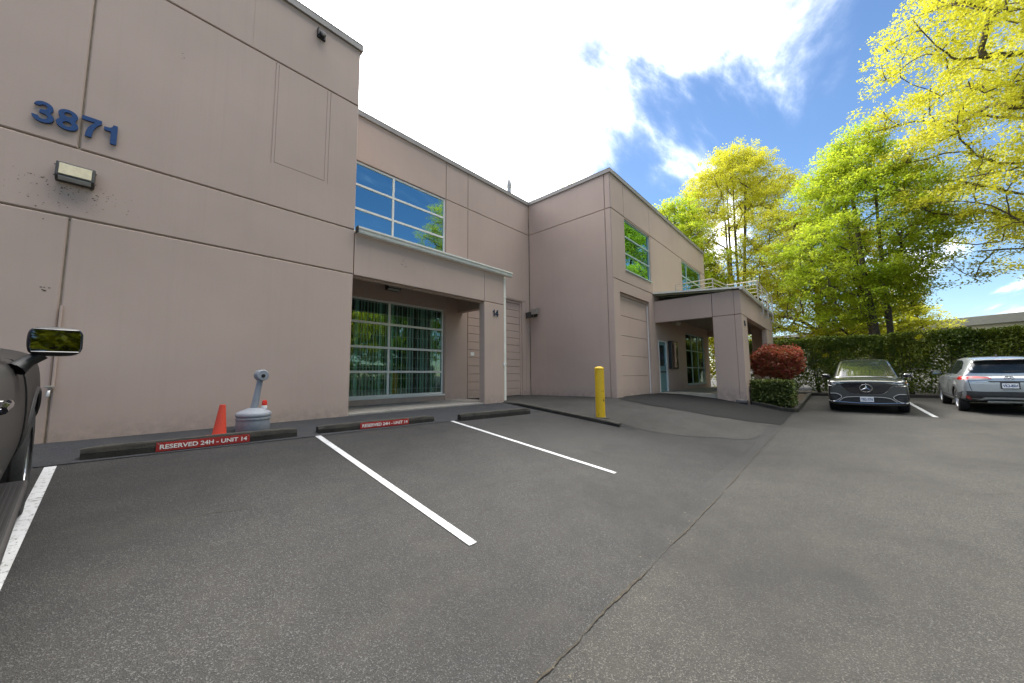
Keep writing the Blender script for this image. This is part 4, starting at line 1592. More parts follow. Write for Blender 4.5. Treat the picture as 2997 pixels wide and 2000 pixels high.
def wheel(parent, x, y, r, w, side, spokes=5, rimr=0.70, mat=None):
    o = MB()
    prof = [(r * rimr, -w / 2), (r * .93, -w / 2), (r * .985, -w * .42), (r, -w * .3), (r, w * .3), (r * .985, w * .42), (r * .93, w / 2), (r * rimr, w / 2)]
    n = 36
    for rr, yy in prof:
        for j in range(n):
            t = 2 * math.pi * j / n
            o.v.append((rr * math.cos(t), yy, rr * math.sin(t)))
    for k in range(len(prof)):
        for j in range(n):
            a, b = k * n, ((k + 1) % len(prof)) * n
            o.f.append((a + j, a + (j + 1) % n, b + (j + 1) % n, b + j))
    ty = o.build('wheel', M_RUBBER, parent, True, loc=(x, y, r))
    tr = MB()
    for k in (-0.3, -0.1, 0.1, 0.3):
        m0 = len(tr.v)
        for yy, rr in ((k * w - .006, r + .0005), (k * w + .006, r + .0005)):
            for j in range(n):
                t = 2 * math.pi * j / n
                tr.v.append((rr * math.cos(t), yy, rr * math.sin(t)))
        for j in range(n):
            tr.f.append((m0 + j, m0 + (j + 1) % n, m0 + n + (j + 1) % n, m0 + n + j))
    tr.build('tread_groove', M_WELL, ty)
    rm = MB()
    ri = r * rimr
    s = side
    for prof2 in ([(ri, s * w * .46), (ri * .93, s * w * .44), (ri * .88, s * w * .2), (ri * .88, -s * w * .4), (ri, -s * w * .4)],):
        b0 = len(rm.v)
        for rr, yy in prof2:
            for j in range(n):
                t = 2 * math.pi * j / n
                rm.v.append((rr * math.cos(t), yy, rr * math.sin(t)))
        for k in range(len(prof2) - 1):
            for j in range(n):
                a, b = b0 + k * n, b0 + (k + 1) * n
                rm.f.append((a + j, a + (j + 1) % n, b + (j + 1) % n, b + j))
    for k in range(spokes):
        t = 2 * math.pi * k / spokes + 0.3
        for dt in (-0.13, 0.13):
            a = Vector((math.cos(t + dt * .4), 0, math.sin(t + dt * .4))) * ri * .14
            b = Vector((math.cos(t + dt), 0, math.sin(t + dt))) * ri * .93
            tn = Vector((-math.sin(t), 0, math.cos(t))) * ri * .055
            y0, y1 = s * w * .30, s * w * .40
            i = len(rm.v)
            for yy in (y0, y1):
                for p in (a - tn, b - tn, b + tn, a + tn):
                    rm.v.append((p.x, yy, p.z))
            for f in ((0, 1, 2, 3), (7, 6, 5, 4), (0, 4, 5, 1), (1, 5, 6, 2), (2, 6, 7, 3), (3, 7, 4, 0)):
                rm.f.append(tuple(i + q for q in f))
    rm.build('rim', mat or M_ALLOY, ty)
    MB().tube([(0, s * w * .28, 0), (0, s * w * .42, 0)], ri * .2, 14).build('hub', mat or M_ALLOY, ty, True)
    MB().tube([(0, -s * w * .38, 0), (0, s * w * .12, 0)], ri * .8, 20).build('brake_disc', M_WELL, ty)
    return ty


def ring_body(w, zb, zs, zt, tuck=0.06, crown=0.0):
    return [(0, zb), (w * .80, zb), (w * .965, zb + .07), (w, zb + (zs - zb) * .38), (w * .995, zb + (zs - zb) * .72), (w * .965, zs), (w * .88, zs + (zt - zs) * .45), (w * .55, zt - .012), (0, zt)]


def ring_green(wb, zb, wt, zt):
    return [(0, zb), (wb * .97, zb), (wb, zb + .03), (wb * .55 + wt * .45, zb + (zt - zb) * .5), (wt * 1.04, zt - .075), (wt * .93, zt - .02), (wt * .5, zt - .003), (0, zt)]


def place_car(name, label, loc, yaw, pitch, roll=0.0, group=None):
    return thing(name, label, 'car', loc, (roll, pitch, yaw), group)


def plate(parent, text, c, ux, w, h, tilt, framed):
    """number plate centred at c, facing ux"""
    ux = Vector(ux).normalized()
    up = Vector((0, 0, 1))
    rt = up.cross(ux).normalized()
    M = axes(c, rt, ux.cross(rt), ux)
    q = MB().box(-w / 2, w / 2, -h / 2, h / 2, -0.006, 0.006)
    o = q.build('number_plate', M_PLATE, parent)
    o.data.transform(M)
    if framed:
        fr = MB()
        e = 0.016
        for a, b, cc, d in ((-w / 2 - e, w / 2 + e, h / 2 - .004, h / 2 + e), (-w / 2 - e, w / 2 + e, -h / 2 - e, -h / 2 + .004), (-w / 2 - e, -w / 2 + .004, -h / 2 + .004, h / 2 - .004), (w / 2 - .004, w / 2 + e, -h / 2 + .004, h / 2 - .004)):
            fr.box(a, b, cc, d, -0.007, 0.012)
        f = fr.build('plate_frame', M_BLACK, o)
        f.data.transform(M)
    fit_text('lettering', text, w * .86, h * .50, 0.003, M_BLUE, o, M @ Matrix.Translation((0, -.004, 0.0085)), bold=0.02)
    return o


# --- graphite car, nose towards the drive
def build_graphite():
    gx_, gy_ = 18.62, -0.72
    zf, zr_ = gz(17.15, gy_), gz(20.2, gy_)
    pitch = math.atan2(zr_ - zf, 3.05)      # nose points to -X
    car = place_car('parked_car', 'graphite grey car parked nose out in front of the tall hedge', (gx_, gy_, (zf + zr_) / 2), R(180 - 2.0), -pitch * -1, 0)
    S = [(-2.44, .62, .50, .78, .90), (-2.40, .80, .40, .90, 1.02), (-2.2, .93, .30, 1.0, 1.10), (-1.6, .975, .24, 1.02, 1.12), (-.8, .975, .21, 1.01, 1.11), (0, .97, .21, 1.0, 1.10), (.8, .97, .21, 1.0, 1.10),
         (1.3, .975, .22, 1.0, 1.105), (1.75, .972, .22, .99, 1.085), (2.1, .955, .21, .98, 1.06), (2.32, .935, .21, .97, 1.03), (2.42, .915, .22, .955, 1.01), (2.455, .88, .24, .93, .985), (2.465, .82, .27, .90, .96)]
    body = loft([(x, ring_body(w, zb, zs, zt)) for x, w, zb, zs, zt in S])
    G = [(1.32, .80, 1.0, .70, 1.10), (1.20, .82, 1.0, .72, 1.14), (.75, .85, 1.0, .70, 1.36), (.3, .87, 1.0, .66, 1.56), (-.1, .88, 1.0, .645, 1.655), (-.7, .88, 1.0, .64, 1.69), (-1.3, .87, 1.0, .62, 1.64), (-1.8, .85, 1.0, .60, 1.47), (-2.1, .82, 1.0, .58, 1.28), (-2.25, .78, 1.0, .55, 1.16)]
    green = loft([(x, ring_green(*a)) for x, *a in G])
    bv = bvh_of(body, green)
    bvb = bvh_of(body)
    bvg = bvh_of(green)
    wells = [(sx, s * .66, s * 1.2, .375, .40) for sx in (1.53, -1.50) for s in (-1, 1)]
    link('body', cut_wells(body, wells, M_MERC, M_WELL), None, car, True)
    link('cabin_shell', green, M_MERC, car, True)
    for sx in (1.53, -1.50):
        for s in (-1, 1):
            wheel(car, sx, s * .825, .375, .25, s, 5, .72)
    car.scale = (1, 1, 1.035)
    # windscreen, rear screen, side glass
    decal('windscreen', bvg, curve_pts([(-.70, 1.10), (-.66, 1.30), (-.585, 1.55), (-.50, 1.615), (0, 1.635), (.50, 1.615), (.585, 1.55), (.66, 1.30), (.70, 1.10), (0, 1.115), (-.70, 1.10)], 3)[:-1], 'x', 1, M_CARGL, car, 0.006, .08)
    for s in (-1, 1):
        decal('side_window', bvg, [(.95, 1.10), (.35, 1.50), (-.1, 1.58), (-.45, 1.60), (-.45, 1.08)], 'y', s, M_CARGL, car, .005, .1)
        decal('side_window', bvg, [(-.52, 1.08), (-.52, 1.60), (-1.1, 1.58), (-1.6, 1.46), (-1.85, 1.25), (-1.7, 1.10)], 'y', s, M_CARGL, car, .005, .1)
        # mirrors
        m = MB()
        m.v = []
        base = Vector((0.86, s * .93, 1.10))
        mm = loft([(-.10, [(0, -.07), (.10, -.06), (.115, 0), (.10, .06), (0, .07)]), (-.06, [(0, -.08), (.115, -.07), (.13, 0), (.115, .07), (0, .08)]), (.04, [(0, -.07), (.10, -.06), (.115, 0), (.10, .06), (0, .07)]), (.10, [(0, -.03), (.05, -.025), (.06, 0), (.05, .025), (0, .03)])], 2)
        mo = link('wing_mirror', mm, M_GLOSSB, car, True, loc=base + Vector((0, s * .10, .02)))
        MB().tube([(0, -s * .14, -.06), (0, -s * .02, -.04)], [0.03, 0.025], 8).build('mirror_arm', M_GLOSSB, mo, True)
        # headlamps
        hl = [(s * .50, .925), (s * .66, .958), (s * .82, .992), (s * .90, .985), (s * .912, .93), (s * .88, .862), (s * .78, .838), (s * .64, .862)]
        h = decal('headlamp', bvb, hl, 'x', 1, M_HEAD, car, .010, .04)
        decal('lamp_strip', bvb, [(s * .60, .940), (s * .84, .985), (s * .84, .967), (s * .60, .925)], 'x', 1, M_LENS, h, .014, .05)
        decal('lamp_lens', bvb, [(s * .70, .90), (s * .80, .915), (s * .82, .875), (s * .72, .868)], 'x', 1, M_LENS, h, .015, .04)
        ribbon('lamp_trim', bvb, curve_pts([(s * .90, .985), (s * .925, .92), (s * .895, .855), (s * .79, .825), (s * .66, .83)], 4), 'x', 1, .007, M_CHROME, h, .008)
        if s > 0:
            decal('side_marker', bvb, [(s * .86, .95), (s * .90, .955), (s * .905, .915), (s * .87, .90)], 'x', 1, M_AMBER, h, .016, .04)
        # lower air intakes
        it = decal('air_intake', bvb, curve_pts([(s * .60, .50), (s * .70, .585), (s * .84, .595), (s * .905, .56), (s * .915, .38), (s * .80, .355), (s * .68, .40), (s * .60, .50)], 3)[:-1], 'x', 1, M_BLACK, car, .007, .05)
        ribbon('intake_trim', bvb, curve_pts([(s * .86, .595), (s * .70, .590), (s * .59, .50), (s * .68, .395), (s * .80, .345), (s * .92, .365)], 4), 'x', 1, .0085, M_SKID, it, .008)
        for z in (.44, .50):
            ribbon('intake_slat', bvb, [(s * .70, z), (s * .88, z + .01)], 'x', 1, .008, M_CLAD, it, .010)
    # grille panel with star
    gr = curve_pts([(-.62, .905), (-.5, .75), (-.44, .66), (-.34, .60), (-.2, .588), (0, .585), (.2, .588), (.34, .60), (.44, .66), (.5, .75), (.62, .905), (.45, .925), (0, .935), (-.45, .925), (-.62, .905)], 3)[:-1]
    gp_ = decal('grille_panel', bvb, gr, 'x', 1, M_GLOSSB, car, .009, .06)
    ribbon('grille_trim', bvb, curve_pts([(-.66, .83), (-.56, .80), (-.46, .665), (-.35, .595), (-.2, .578), (0, .575), (.2, .578), (.35, .595), (.46, .665), (.56, .80), (.66, .83)], 4), 'x', 1, .009, M_MERC, gp_, .010)
    ribbon('bonnet_seam', bvb, curve_pts([(-.86, .985), (-.6, .962), (-.3, .948), (0, .945), (.3, .948), (.6, .962), (.86, .985)], 4), 'x', 1, .006, M_WELL, gp_, .002)
    c0 = bvb.ray_cast(Vector((6, 0, .770)), Vector((-1, 0, 0)))[0] + Vector((.022, 0, 0))
    ringp = [(c0.x, c0.y + .142 * math.cos(2 * math.pi * k / 36), c0.z + .118 * math.sin(2 * math.pi * k / 36)) for k in range(37)]
    MB().tube(ringp, .0105, 6, False).build('emblem_ring', M_CHROME, gp_, True)
    st = MB()
    for k in range(3):
        a = math.pi / 2 + k * 2 * math.pi / 3
        tip = (c0.x + .004, c0.y + .138 * math.cos(a), c0.z + .114 * math.sin(a))
        i = len(st.v)
        for da in (math.pi / 3, -math.pi / 3):
            st.v.append((c0.x + .004, c0.y + .026 * math.cos(a + da), c0.z + .022 * math.sin(a + da)))
        st.v += [tip, (c0.x + .016, c0.y, c0.z)]
        st.f += [(i, i + 2, i + 3), (i + 1, i + 3, i + 2)]
    st.build('emblem_star', M_CHROME, gp_)
    # bumper opening, lower blade, plate
    lo_ = decal('lower_grille', bvb, curve_pts([(-.66, .345), (-.52, .46), (-.3, .49), (0, .495), (.3, .49), (.52, .46), (.66, .345), (0, .325), (-.66, .345)], 3)[:-1], 'x', 1, M_BLACK, car, .007, .06)
    ribbon('lower_trim', bvb, curve_pts([(-.92, .35), (-.66, .335), (-.3, .312), (0, .308), (.3, .312), (.66, .335), (.92, .35)], 4), 'x', 1, .012, M_CHROME, lo_, .012)
    ribbon('lower_trim', bvb, curve_pts([(-.66, .355), (-.52, .465), (-.3, .497), (0, .502), (.3, .497), (.52, .465), (.66, .355)], 4), 'x', 1, .008, M_SKID, lo_, .010)
    cpl = bvb.ray_cast(Vector((6, 0, .43)), Vector((-1, 0, 0)))[0]
    plate(car, 'TB2-77N', cpl + Vector((.03, 0, 0)), (1, 0, .05), .31, .155, 0, False)
    return car


build_graphite()


# --- silver blue car, nose to the hedge
def build_silver():
    cx, cy = 19.52, -3.68
    zr_, zf = gz(18.2, cy), gz(20.85, cy)
    pitch = -math.atan2(zf - zr_, 2.65)
    car = place_car('parked_car', 'silver blue hatchback car parked nose in with its tailgate towards the lane', (cx, cy, (zr_ + zf) / 2), R(-1.0), pitch)
    S = [(-2.23, .74, .52, .80, .93), (-2.20, .84, .42, .96, 1.03), (-2.05, .895, .36, 1.05, 1.12), (-1.6, .915, .28, 1.06, 1.13), (-.9, .915, .22, 1.03, 1.10), (0, .91, .22, 1.0, 1.08), (.9, .91, .22, .99, 1.07), (1.4, .91, .24, .97, 1.05), (1.85, .88, .24, .92, 1.0), (2.1, .80, .28, .84, .92), (2.22, .62, .36, .70, .80)]
    body = loft([(x, ring_body(w, zb, zs, zt)) for x, w, zb, zs, zt in S])
    G = [(1.25, .76, 1.0, .66, 1.09), (1.05, .78, 1.0, .68, 1.16), (.45, .81, 1.0, .65, 1.46), (.0, .83, 1.0, .62, 1.58), (-.6, .84, 1.0, .61, 1.62), (-1.3, .85, 1.0, .60, 1.60), (-1.80, .85, 1.0, .59, 1.555), (-1.92, .84, 1.0, .585, 1.50), (-2.03, .835, 1.0, .64, 1.30), (-2.10, .82, 1.0, .70, 1.12)]
    green = loft([(x, ring_green(*a)) for x, *a in G])
    bv = bvh_of(body, green)
    bvb = bvh_of(body)
    bvg = bvh_of(green)
    wells = [(sx, s * .58, s * 1.2, .35, .385) for sx in (1.32, -1.32) for s in (-1, 1)]
    link('body', cut_wells(body, wells, M_TOY, M_WELL), None, car, True)
    link('cabin_shell', green, M_TOY, car, True)
    for sx in (1.32, -1.32):
        for s in (-1, 1):
            wheel(car, sx, s * .775, .345, .225, s, 6, .68)
            # grey arch cladding
            a = [(sx + (.385 + .0) * math.cos(t), .35 + .385 * math.sin(t)) for t in np.linspace(-.35, math.pi + .35, 20)]
            b = [(sx + .455 * math.cos(t), .35 + .455 * math.sin(t)) for t in np.linspace(math.pi + .30, -.30, 20)]
            decal('arch_cladding', bvb, a + b, 'y', s, M_CLAD, car, .010, .2)
    for s in (-1, 1):
        decal('sill_cladding', bvb, [(-.95, .27), (-.92, .44), (.92, .44), (.95, .27)], 'y', s, M_CLAD, car, .009, .15)
        decal('side_window', bvg, [(.92, 1.10), (.35, 1.43), (-.1, 1.50), (-.35, 1.51), (-.35, 1.08)], 'y', s, M_CARGL, car, .005, .1)
        decal('side_window', bvg, [(-.42, 1.08), (-.42, 1.51), (-1.05, 1.50), (-1.35, 1.44), (-1.60, 1.26), (-1.30, 1.10)], 'y', s, M_CARGL, car, .005, .1)
        mm = loft([(-.09, [(0, -.08), (.11, -.07), (.12, 0), (.11, .07), (0, .08)]), (-.03, [(0, -.085), (.115, -.075), (.125, 0), (.115, .075), (0, .085)]), (.08, [(0, -.04), (.06, -.03), (.07, 0), (.06, .03), (0, .04)])], 2)
        mo = link('wing_mirror', mm, M_BLACK, car, True, loc=(.70, s * 1.02, 1.12))
        MB().box(-.092, -.088, -.095, .095, -.062, .062).build('mirror_glass', M_MIRROR, mo)
        MB().tube([(0, -s * .14, -.07), (0, -s * .02, -.04)], [.03, .025], 8).build('mirror_arm', M_BLACK, mo, True)
        # tail lamps wrap from the flank on to the tailgate
        tl = decal('tail_lamp', bvb, [(s * .30, .985), (s * .36, 1.022), (s * .55, 1.045), (s * .80, 1.045), (s * .86, 1.03), (s * .89, .955), (s * .60, .945), (s * .36, .958)], 'x', -1, M_TAIL, car, .009, .05)
        decal('lamp_lens', bvb, [(s * .33, .968), (s * .36, .985), (s * .72, .985), (s * .76, .952), (s * .60, .948), (s * .38, .960)], 'x', -1, M_LENS, tl, .013, .06)
        decal('flank_lens', bvb, [(-2.12, 1.035), (-1.95, 1.04), (-1.70, .955), (-2.10, .950)], 'y', s, M_TAIL, tl, .008, .08)
        rf = decal('reflector', bvb, [(s * .68, .395), (s * .74, .50), (s * .80, .52), (s * .80, .47), (s * .74, .39)], 'x', -1, M_TAIL, car, .018, .04)
        ribbon('tailgate_seam', bvb, curve_pts([(s * .735, 1.06), (s * .735, .90), (s * .71, .72), (s * .69, .64)], 4), 'x', -1, .006, M_WELL, car, .001)
        ribbon('door_seam', bvb, curve_pts([(-.38, 1.03), (-.38, .8), (-.36, .5)], 4), 'y', s, .005, M_WELL, car, .001)
        MB().tube([bvb.ray_cast(Vector((xx, 6 * s, .93)), Vector((0, -s, 0)))[0] + Vector((0, s * .025, 0)) for xx in (-.55, -.65, -.75)], .013, 8).build('door_handle', M_TOY, car, True)
    decal('rear_screen', bvg, curve_pts([(-.70, 1.16), (-.62, 1.36), (-.56, 1.455), (0, 1.475), (.56, 1.455), (.62, 1.36), (.70, 1.16), (.3, 1.135), (0, 1.13), (-.3, 1.135), (-.70, 1.16)], 3)[:-1], 'x', -1, M_CARGL, car, .006, .08)
    decal('windscreen', bvg, [(-.62, 1.14), (-.56, 1.46), (0, 1.50), (.56, 1.46), (.62, 1.14)], 'x', 1, M_CARGL, car, .006, .1)
    car.scale = (1, 1, 1.06)
    # roof spoiler
    sp = loft([(-2.10, [(0, 1.515), (.50, 1.505), (.55, 1.505), (.50, 1.512), (0, 1.522)]), (-2.02, [(0, 1.505), (.55, 1.495), (.60, 1.50), (.56, 1.525), (0, 1.545)]), (-1.80, [(0, 1.53), (.55, 1.51), (.60, 1.515), (.56, 1.55), (0, 1.575)]), (-1.70, [(0, 1.55), (.50, 1.53), (.54, 1.535), (.50, 1.56), (0, 1.58)])], 2)
    spo = link('roof_spoiler', sp, M_TOY, car, True)
    MB().box(-2.09, -2.06, -.16, .16, 1.497, 1.510).build('brake_light', M_TAIL, spo)
    MB().prism([(-1.30, 1.60), (-1.10, 1.60), (-1.26, 1.665)], -.012, .012, 'y').build('roof_antenna', M_BLACK, car)
    MB().tube([(-2.085, .04, 1.17), (-2.07, -.25, 1.185), (-2.06, -.45, 1.21)], .011, 6).build('rear_wiper', M_BLACK, car, True)
    # bumper cladding with silver skid trim
    bp_ = decal('bumper_cladding', bvb, curve_pts([(-.86, .62), (-.5, .625), (0, .627), (.5, .625), (.86, .62), (.885, .44), (.80, .38), (0, .375), (-.80, .38), (-.885, .44), (-.86, .62)], 3)[:-1], 'x', -1, M_CLAD, car, .010, .08)
    decal('skid_trim', bvb, [(-.62, .40), (-.46, .475), (.46, .475), (.62, .40), (.5, .395), (.4, .435), (-.4, .435), (-.5, .395)], 'x', -1, M_SKID, bp_, .020, .08)
    decal('plate_recess', bvb, [(-.40, .92), (.40, .92), (.34, .885), (-.34, .885)], 'x', -1, M_CLAD, car, .008, .08)
    cpl = bvb.ray_cast(Vector((-6, 0, .795)), Vector((1, 0, 0)))[0]
    plate(car, 'VK3-85H', cpl + Vector((-.02, 0, .0)), (-1, 0, .12), .30, .15, 0, True)
    ce = bvb.ray_cast(Vector((-6, 0, 1.0)), Vector((1, 0, 0)))[0] + Vector((-.018, 0, 0))
    el = MB()
    for a, b, dz in ((.085, .052, 0), (.030, .048, 0), (.055, .018, .022)):
        el.tube([(ce.x, ce.y + a * math.cos(2 * math.pi * k / 28), ce.z + dz + b * math.sin(2 * math.pi * k / 28)) for k in range(29)], .007, 6, False)
    el.build('emblem', M_CHROME, car, True)
    for z, w_ in ((.895, .22), (.835, .13)):
        ribbon('model_badge', bvb, [(.60, z), (.60 - w_, z)], 'x', -1, .007, M_CHROME, car, .004)
    MB().tube([(-1.95, -.35, .34), (-2.02, .4, .33)], .05, 10).build('exhaust_silencer', M_PIPE, car, True)
    return car


build_silver()


# --- dark pickup truck at the left edge
def build_truck():
    ang = R(2.6)
    slope = math.atan(0.12)
    ox, oy = -1.345, 2.75
    tr = thing('pickup_truck', 'dark grey pickup truck parked nose in with its wing mirror over the bay line', 'truck', (ox, oy, gz(-0.4, oy)), (0, 0, 0))
    tr.rotation_euler = Matrix(((1, 0, 0), (0, 1, 0), (0, 0, 1))).to_euler()
    M = Matrix.Rotation(ang, 3, 'Z') @ Matrix.Rotation(slope, 3, 'X') @ Matrix.Rotation(R(90), 3, 'Z')
    tr.rotation_euler = M.to_euler()
    # local: x forward, y left, z up. The side seen is y < 0
    W = 1.005
    S = [(-2.9, .90, .60, 1.20, 1.30), (-2.86, .97, .55, 1.30, 1.36), (-2.4, W, .52, 1.31, 1.36), (-1.2, W, .50, 1.28, 1.33), (0, W, .48, 1.26, 1.31), (.8, W, .48, 1.24, 1.30), (1.3, W, .50, 1.22, 1.32), (1.9, W + .015, .52, 1.20, 1.31), (2.5, W, .50, 1.16, 1.27), (2.85, .95, .45, 1.08, 1.18), (2.98, .86, .45, .95, 1.08)]
    body = loft([(x, ring_body(w, zb, zs, zt)) for x, w, zb, zs, zt in S])
    G = [(1.38, .90, 1.18, .80, 1.27), (1.22, .92, 1.18, .82, 1.34), (.7, .94, 1.18, .80, 1.68), (.35, .95, 1.18, .78, 1.86), (-.2, .955, 1.18, .77, 1.92), (-.9, .955, 1.18, .765, 1.915), (-1.25, .95, 1.18, .76, 1.86), (-1.42, .95, 1.18, .80, 1.55), (-1.48, .94, 1.18, .86, 1.25)]
    green = loft([(x, ring_green(*a)) for x, *a in G])
    bvb = bvh_of(body)
    bvg = bvh_of(green)
    FW, RW = 1.86, -1.88
    wells = [(sx, s * .60, s * 1.3, .43, .50) for sx in (FW, RW) for s in (-1, 1)]
    wells.append((-2.12, -.86, .86, 1.32, .0001)) if False else None
    link('body', cut_wells(body, wells, M_TRUCK, M_WELL), None, tr, True)
    link('cabin_shell', green, M_TRUCK, tr, True)
    for sx in (FW, RW):
        for s in (-1, 1):
            wheel(tr, sx, s * .865, .415, .275, s, 6, .60)
            ribbon('arch_flare', bvb, [(sx + .525 * math.cos(t), .43 + .525 * math.sin(t)) for t in np.linspace(-.15, math.pi + .15, 26)], 'y', s, .022, M_BLACK, tr, -.008, 8)
    decal('windscreen', bvg, [(-.76, 1.34), (-.70, 1.80), (0, 1.84), (.70, 1.80), (.76, 1.34)], 'x', 1, M_CARGL, tr, .006, .12)
    for s in (-1, 1):
        decal('side_window', bvg, [(1.0, 1.34), (.50, 1.70), (.2, 1.78), (-.18, 1.80), (-.18, 1.32)], 'y', s, M_CARGL, tr, .006, .12)
        decal('side_window', bvg, [(-.26, 1.32), (-.26, 1.80), (-.95, 1.79), (-1.22, 1.70), (-1.26, 1.32)], 'y', s, M_CARGL, tr, .006, .12)
        ribbon('window_trim', bvg, curve_pts([(-1.26, 1.315), (0, 1.315), (1.05, 1.325)], 4), 'y', s, .014, M_BLACK, tr, .008)
        for xs in (-.22, 1.18, -1.30):
            ribbon('door_seam', bvb, curve_pts([(xs, 1.27), (xs + .015, 1.0), (xs - .02, .75), (xs - .03, .56)], 5), 'y', s, .006, M_WELL, tr, .002)
        for xs in (-.02, -1.10):
            hp = [bvb.ray_cast(Vector((xs + d, 6 * s, 1.14)), Vector((0, -s, 0)))[0] for d in (-.10, 0, .10)]
            h = MB().tube([p + Vector((0, s * .034, 0)) for p in hp], [.017, .021, .017], 8).build('door_handle', M_GLOSSB, tr, True)
            decal('handle_recess', bvb, [(xs - .13, 1.11), (xs - .13, 1.17), (xs + .12, 1.18), (xs + .12, 1.10)], 'y', s, M_WELL, h, .003, .06)
            MB().tube([hp[0], hp[0] + Vector((0, s * .034, 0))], .012, 8).build('handle_foot', M_GLOSSB, h)
            MB().tube([hp[2], hp[2] + Vector((0, s * .034, 0))], .012, 8).build('handle_foot', M_GLOSSB, h)
        # running board with ribbed tread
        rb = MB().prism([(s * .93, .40), (s * .93, .455), (s * 1.03, .455), (s * 1.045, .44), (s * 1.035, .36), (s * .98, .34)], -1.25, 1.22).build('running_board', M_BLACK, tr, bevel=0.008)
        for k in range(5):
            y = s * (.938 + .019 * k)
            MB().box(-1.2, 1.17, min(y, y + s * .010), max(y, y + s * .010), .456, .461).build('tread_rib', M_BLACK, rb)
        # door mirror
        mx, my, mz = 0.98, s * 1.10, 1.372
        sh = loft([(-.055, [(0, -.105), (.115, -.10), (.132, -.05), (.132, .05), (.118, .098), (0, .105)]), (-.01, [(0, -.112), (.125, -.106), (.142, -.05), (.142, .06), (.126, .104), (0, .112)]), (.07, [(0, -.095), (.105, -.09), (.12, -.04), (.12, .05), (.106, .088), (0, .095)]), (.12, [(0, -.05), (.06, -.045), (.07, -.02), (.07, .03), (.06, .045), (0, .05)])], 2)
        mo = link('wing_mirror', sh, M_BLACK, tr, True, loc=(mx, my, mz), rot=(0, R(9), s * R(-6)))
        mo.scale = (1, .80, .86)
        gl = MB()
        gl.prism([(-.112, -.078), (.112, -.078), (.122, -.05), (.122, .05), (.11, .078), (-.11, .078), (-.122, .05), (-.122, -.05)], -.0535, -.0495, 'x')
        gl.build('mirror_glass', M_MIRROR, mo)
        rimp = [(-.054, y, z) for y, z in ((-.114, -.08), (.114, -.08), (.125, -.05), (.125, .05), (.112, .08), (-.112, .08), (-.125, .05), (-.125, -.05), (-.114, -.08))]
        MB().tube(rimp, .006, 6, False).build('mirror_bezel', M_GLOSSB, mo, True)
        MB().tube([(-.01, -s * .17, -.20), (.02, -s * .12, -.14), (.01, -s * .05, -.09)], [.055, .042, .036], 10).build('mirror_arm', M_BLACK, mo, True)
        hl = decal('headlamp', bvb, [(s * .55, .98), (s * .86, 1.0), (s * .88, .82), (s * .60, .84)], 'x', 1, M_LENS, tr, .012, .06)
        decal('tail_lamp', bvb, [(s * .80, 1.22), (s * .93, 1.22), (s * .93, .88), (s * .80, .88)], 'x', -1, M_TAIL, tr, .012, .06)
    decal('grille', bvb, [(-.52, 1.0), (.52, 1.0), (.56, .70), (-.56, .70)], 'x', 1, M_BLACK, tr, .012, .08)
    MB().box(2.86, 3.04, -.95, .95, .48, .64).build('front_bumper', M_CHROME, tr, bevel=0.03)
    MB().box(-3.06, -2.90, -.95, .95, .52, .68).build('rear_bumper', M_CHROME, tr, bevel=0.03)
    MB().box(-2.80, -1.50, -.82, .82, 1.338, 1.372).build('bed_cover', M_BLACK, tr, bevel=0.01)
    return tr


build_truck()

# ------------------------------------------------------------------ vegetation
def leaf_mesh(name, C, size, rs, mat, parent, flat=0.35, aspect=1.7, kind=None):
    """C: leaf centres (N,3); each leaf is one small kite of two triangles"""
    n = len(C)
    nrm = rs.normal(size=(n, 3))
    nrm[:, 2] = np.abs(nrm[:, 2]) + flat * 2
    nrm /= np.linalg.norm(nrm, axis=1)[:, None]
    t = rs.normal(size=(n, 3))
    a = np.cross(nrm, t)
    a /= np.linalg.norm(a, axis=1)[:, None]
    b = np.cross(nrm, a)
    s = size * rs.uniform(0.6, 1.35, size=(n, 1))
    L, Wd = a * s * 0.5 * aspect, b * s * 0.5
    V = np.stack([C - L, C - L * 0.1 + Wd + nrm * s * .08, C + L, C - L * 0.1 - Wd + nrm * s * .08], 1).reshape(-1, 3)
    me = bpy.data.meshes.new(name)
    me.vertices.add(n * 4)
    me.vertices.foreach_set('co', V.ravel())
    me.loops.add(n * 4)
    me.loops.foreach_set('vertex_index', np.arange(n * 4, dtype=np.int32))
    me.polygons.add(n)
    me.polygons.foreach_set('loop_start', np.arange(0, n * 4, 4, dtype=np.int32))
    me.update(calc_edges=True)
    o = link(name, me, mat, parent)
    if kind:
        o['kind'] = kind
    return o


class Skel:
    def __init__(self):
        self.P, self.par, self.D = [], [], []

    def add(self, p, par, d):
        self.P.append(p)
        self.par.append(par)
        self.D.append(d)
        return len(self.P) - 1


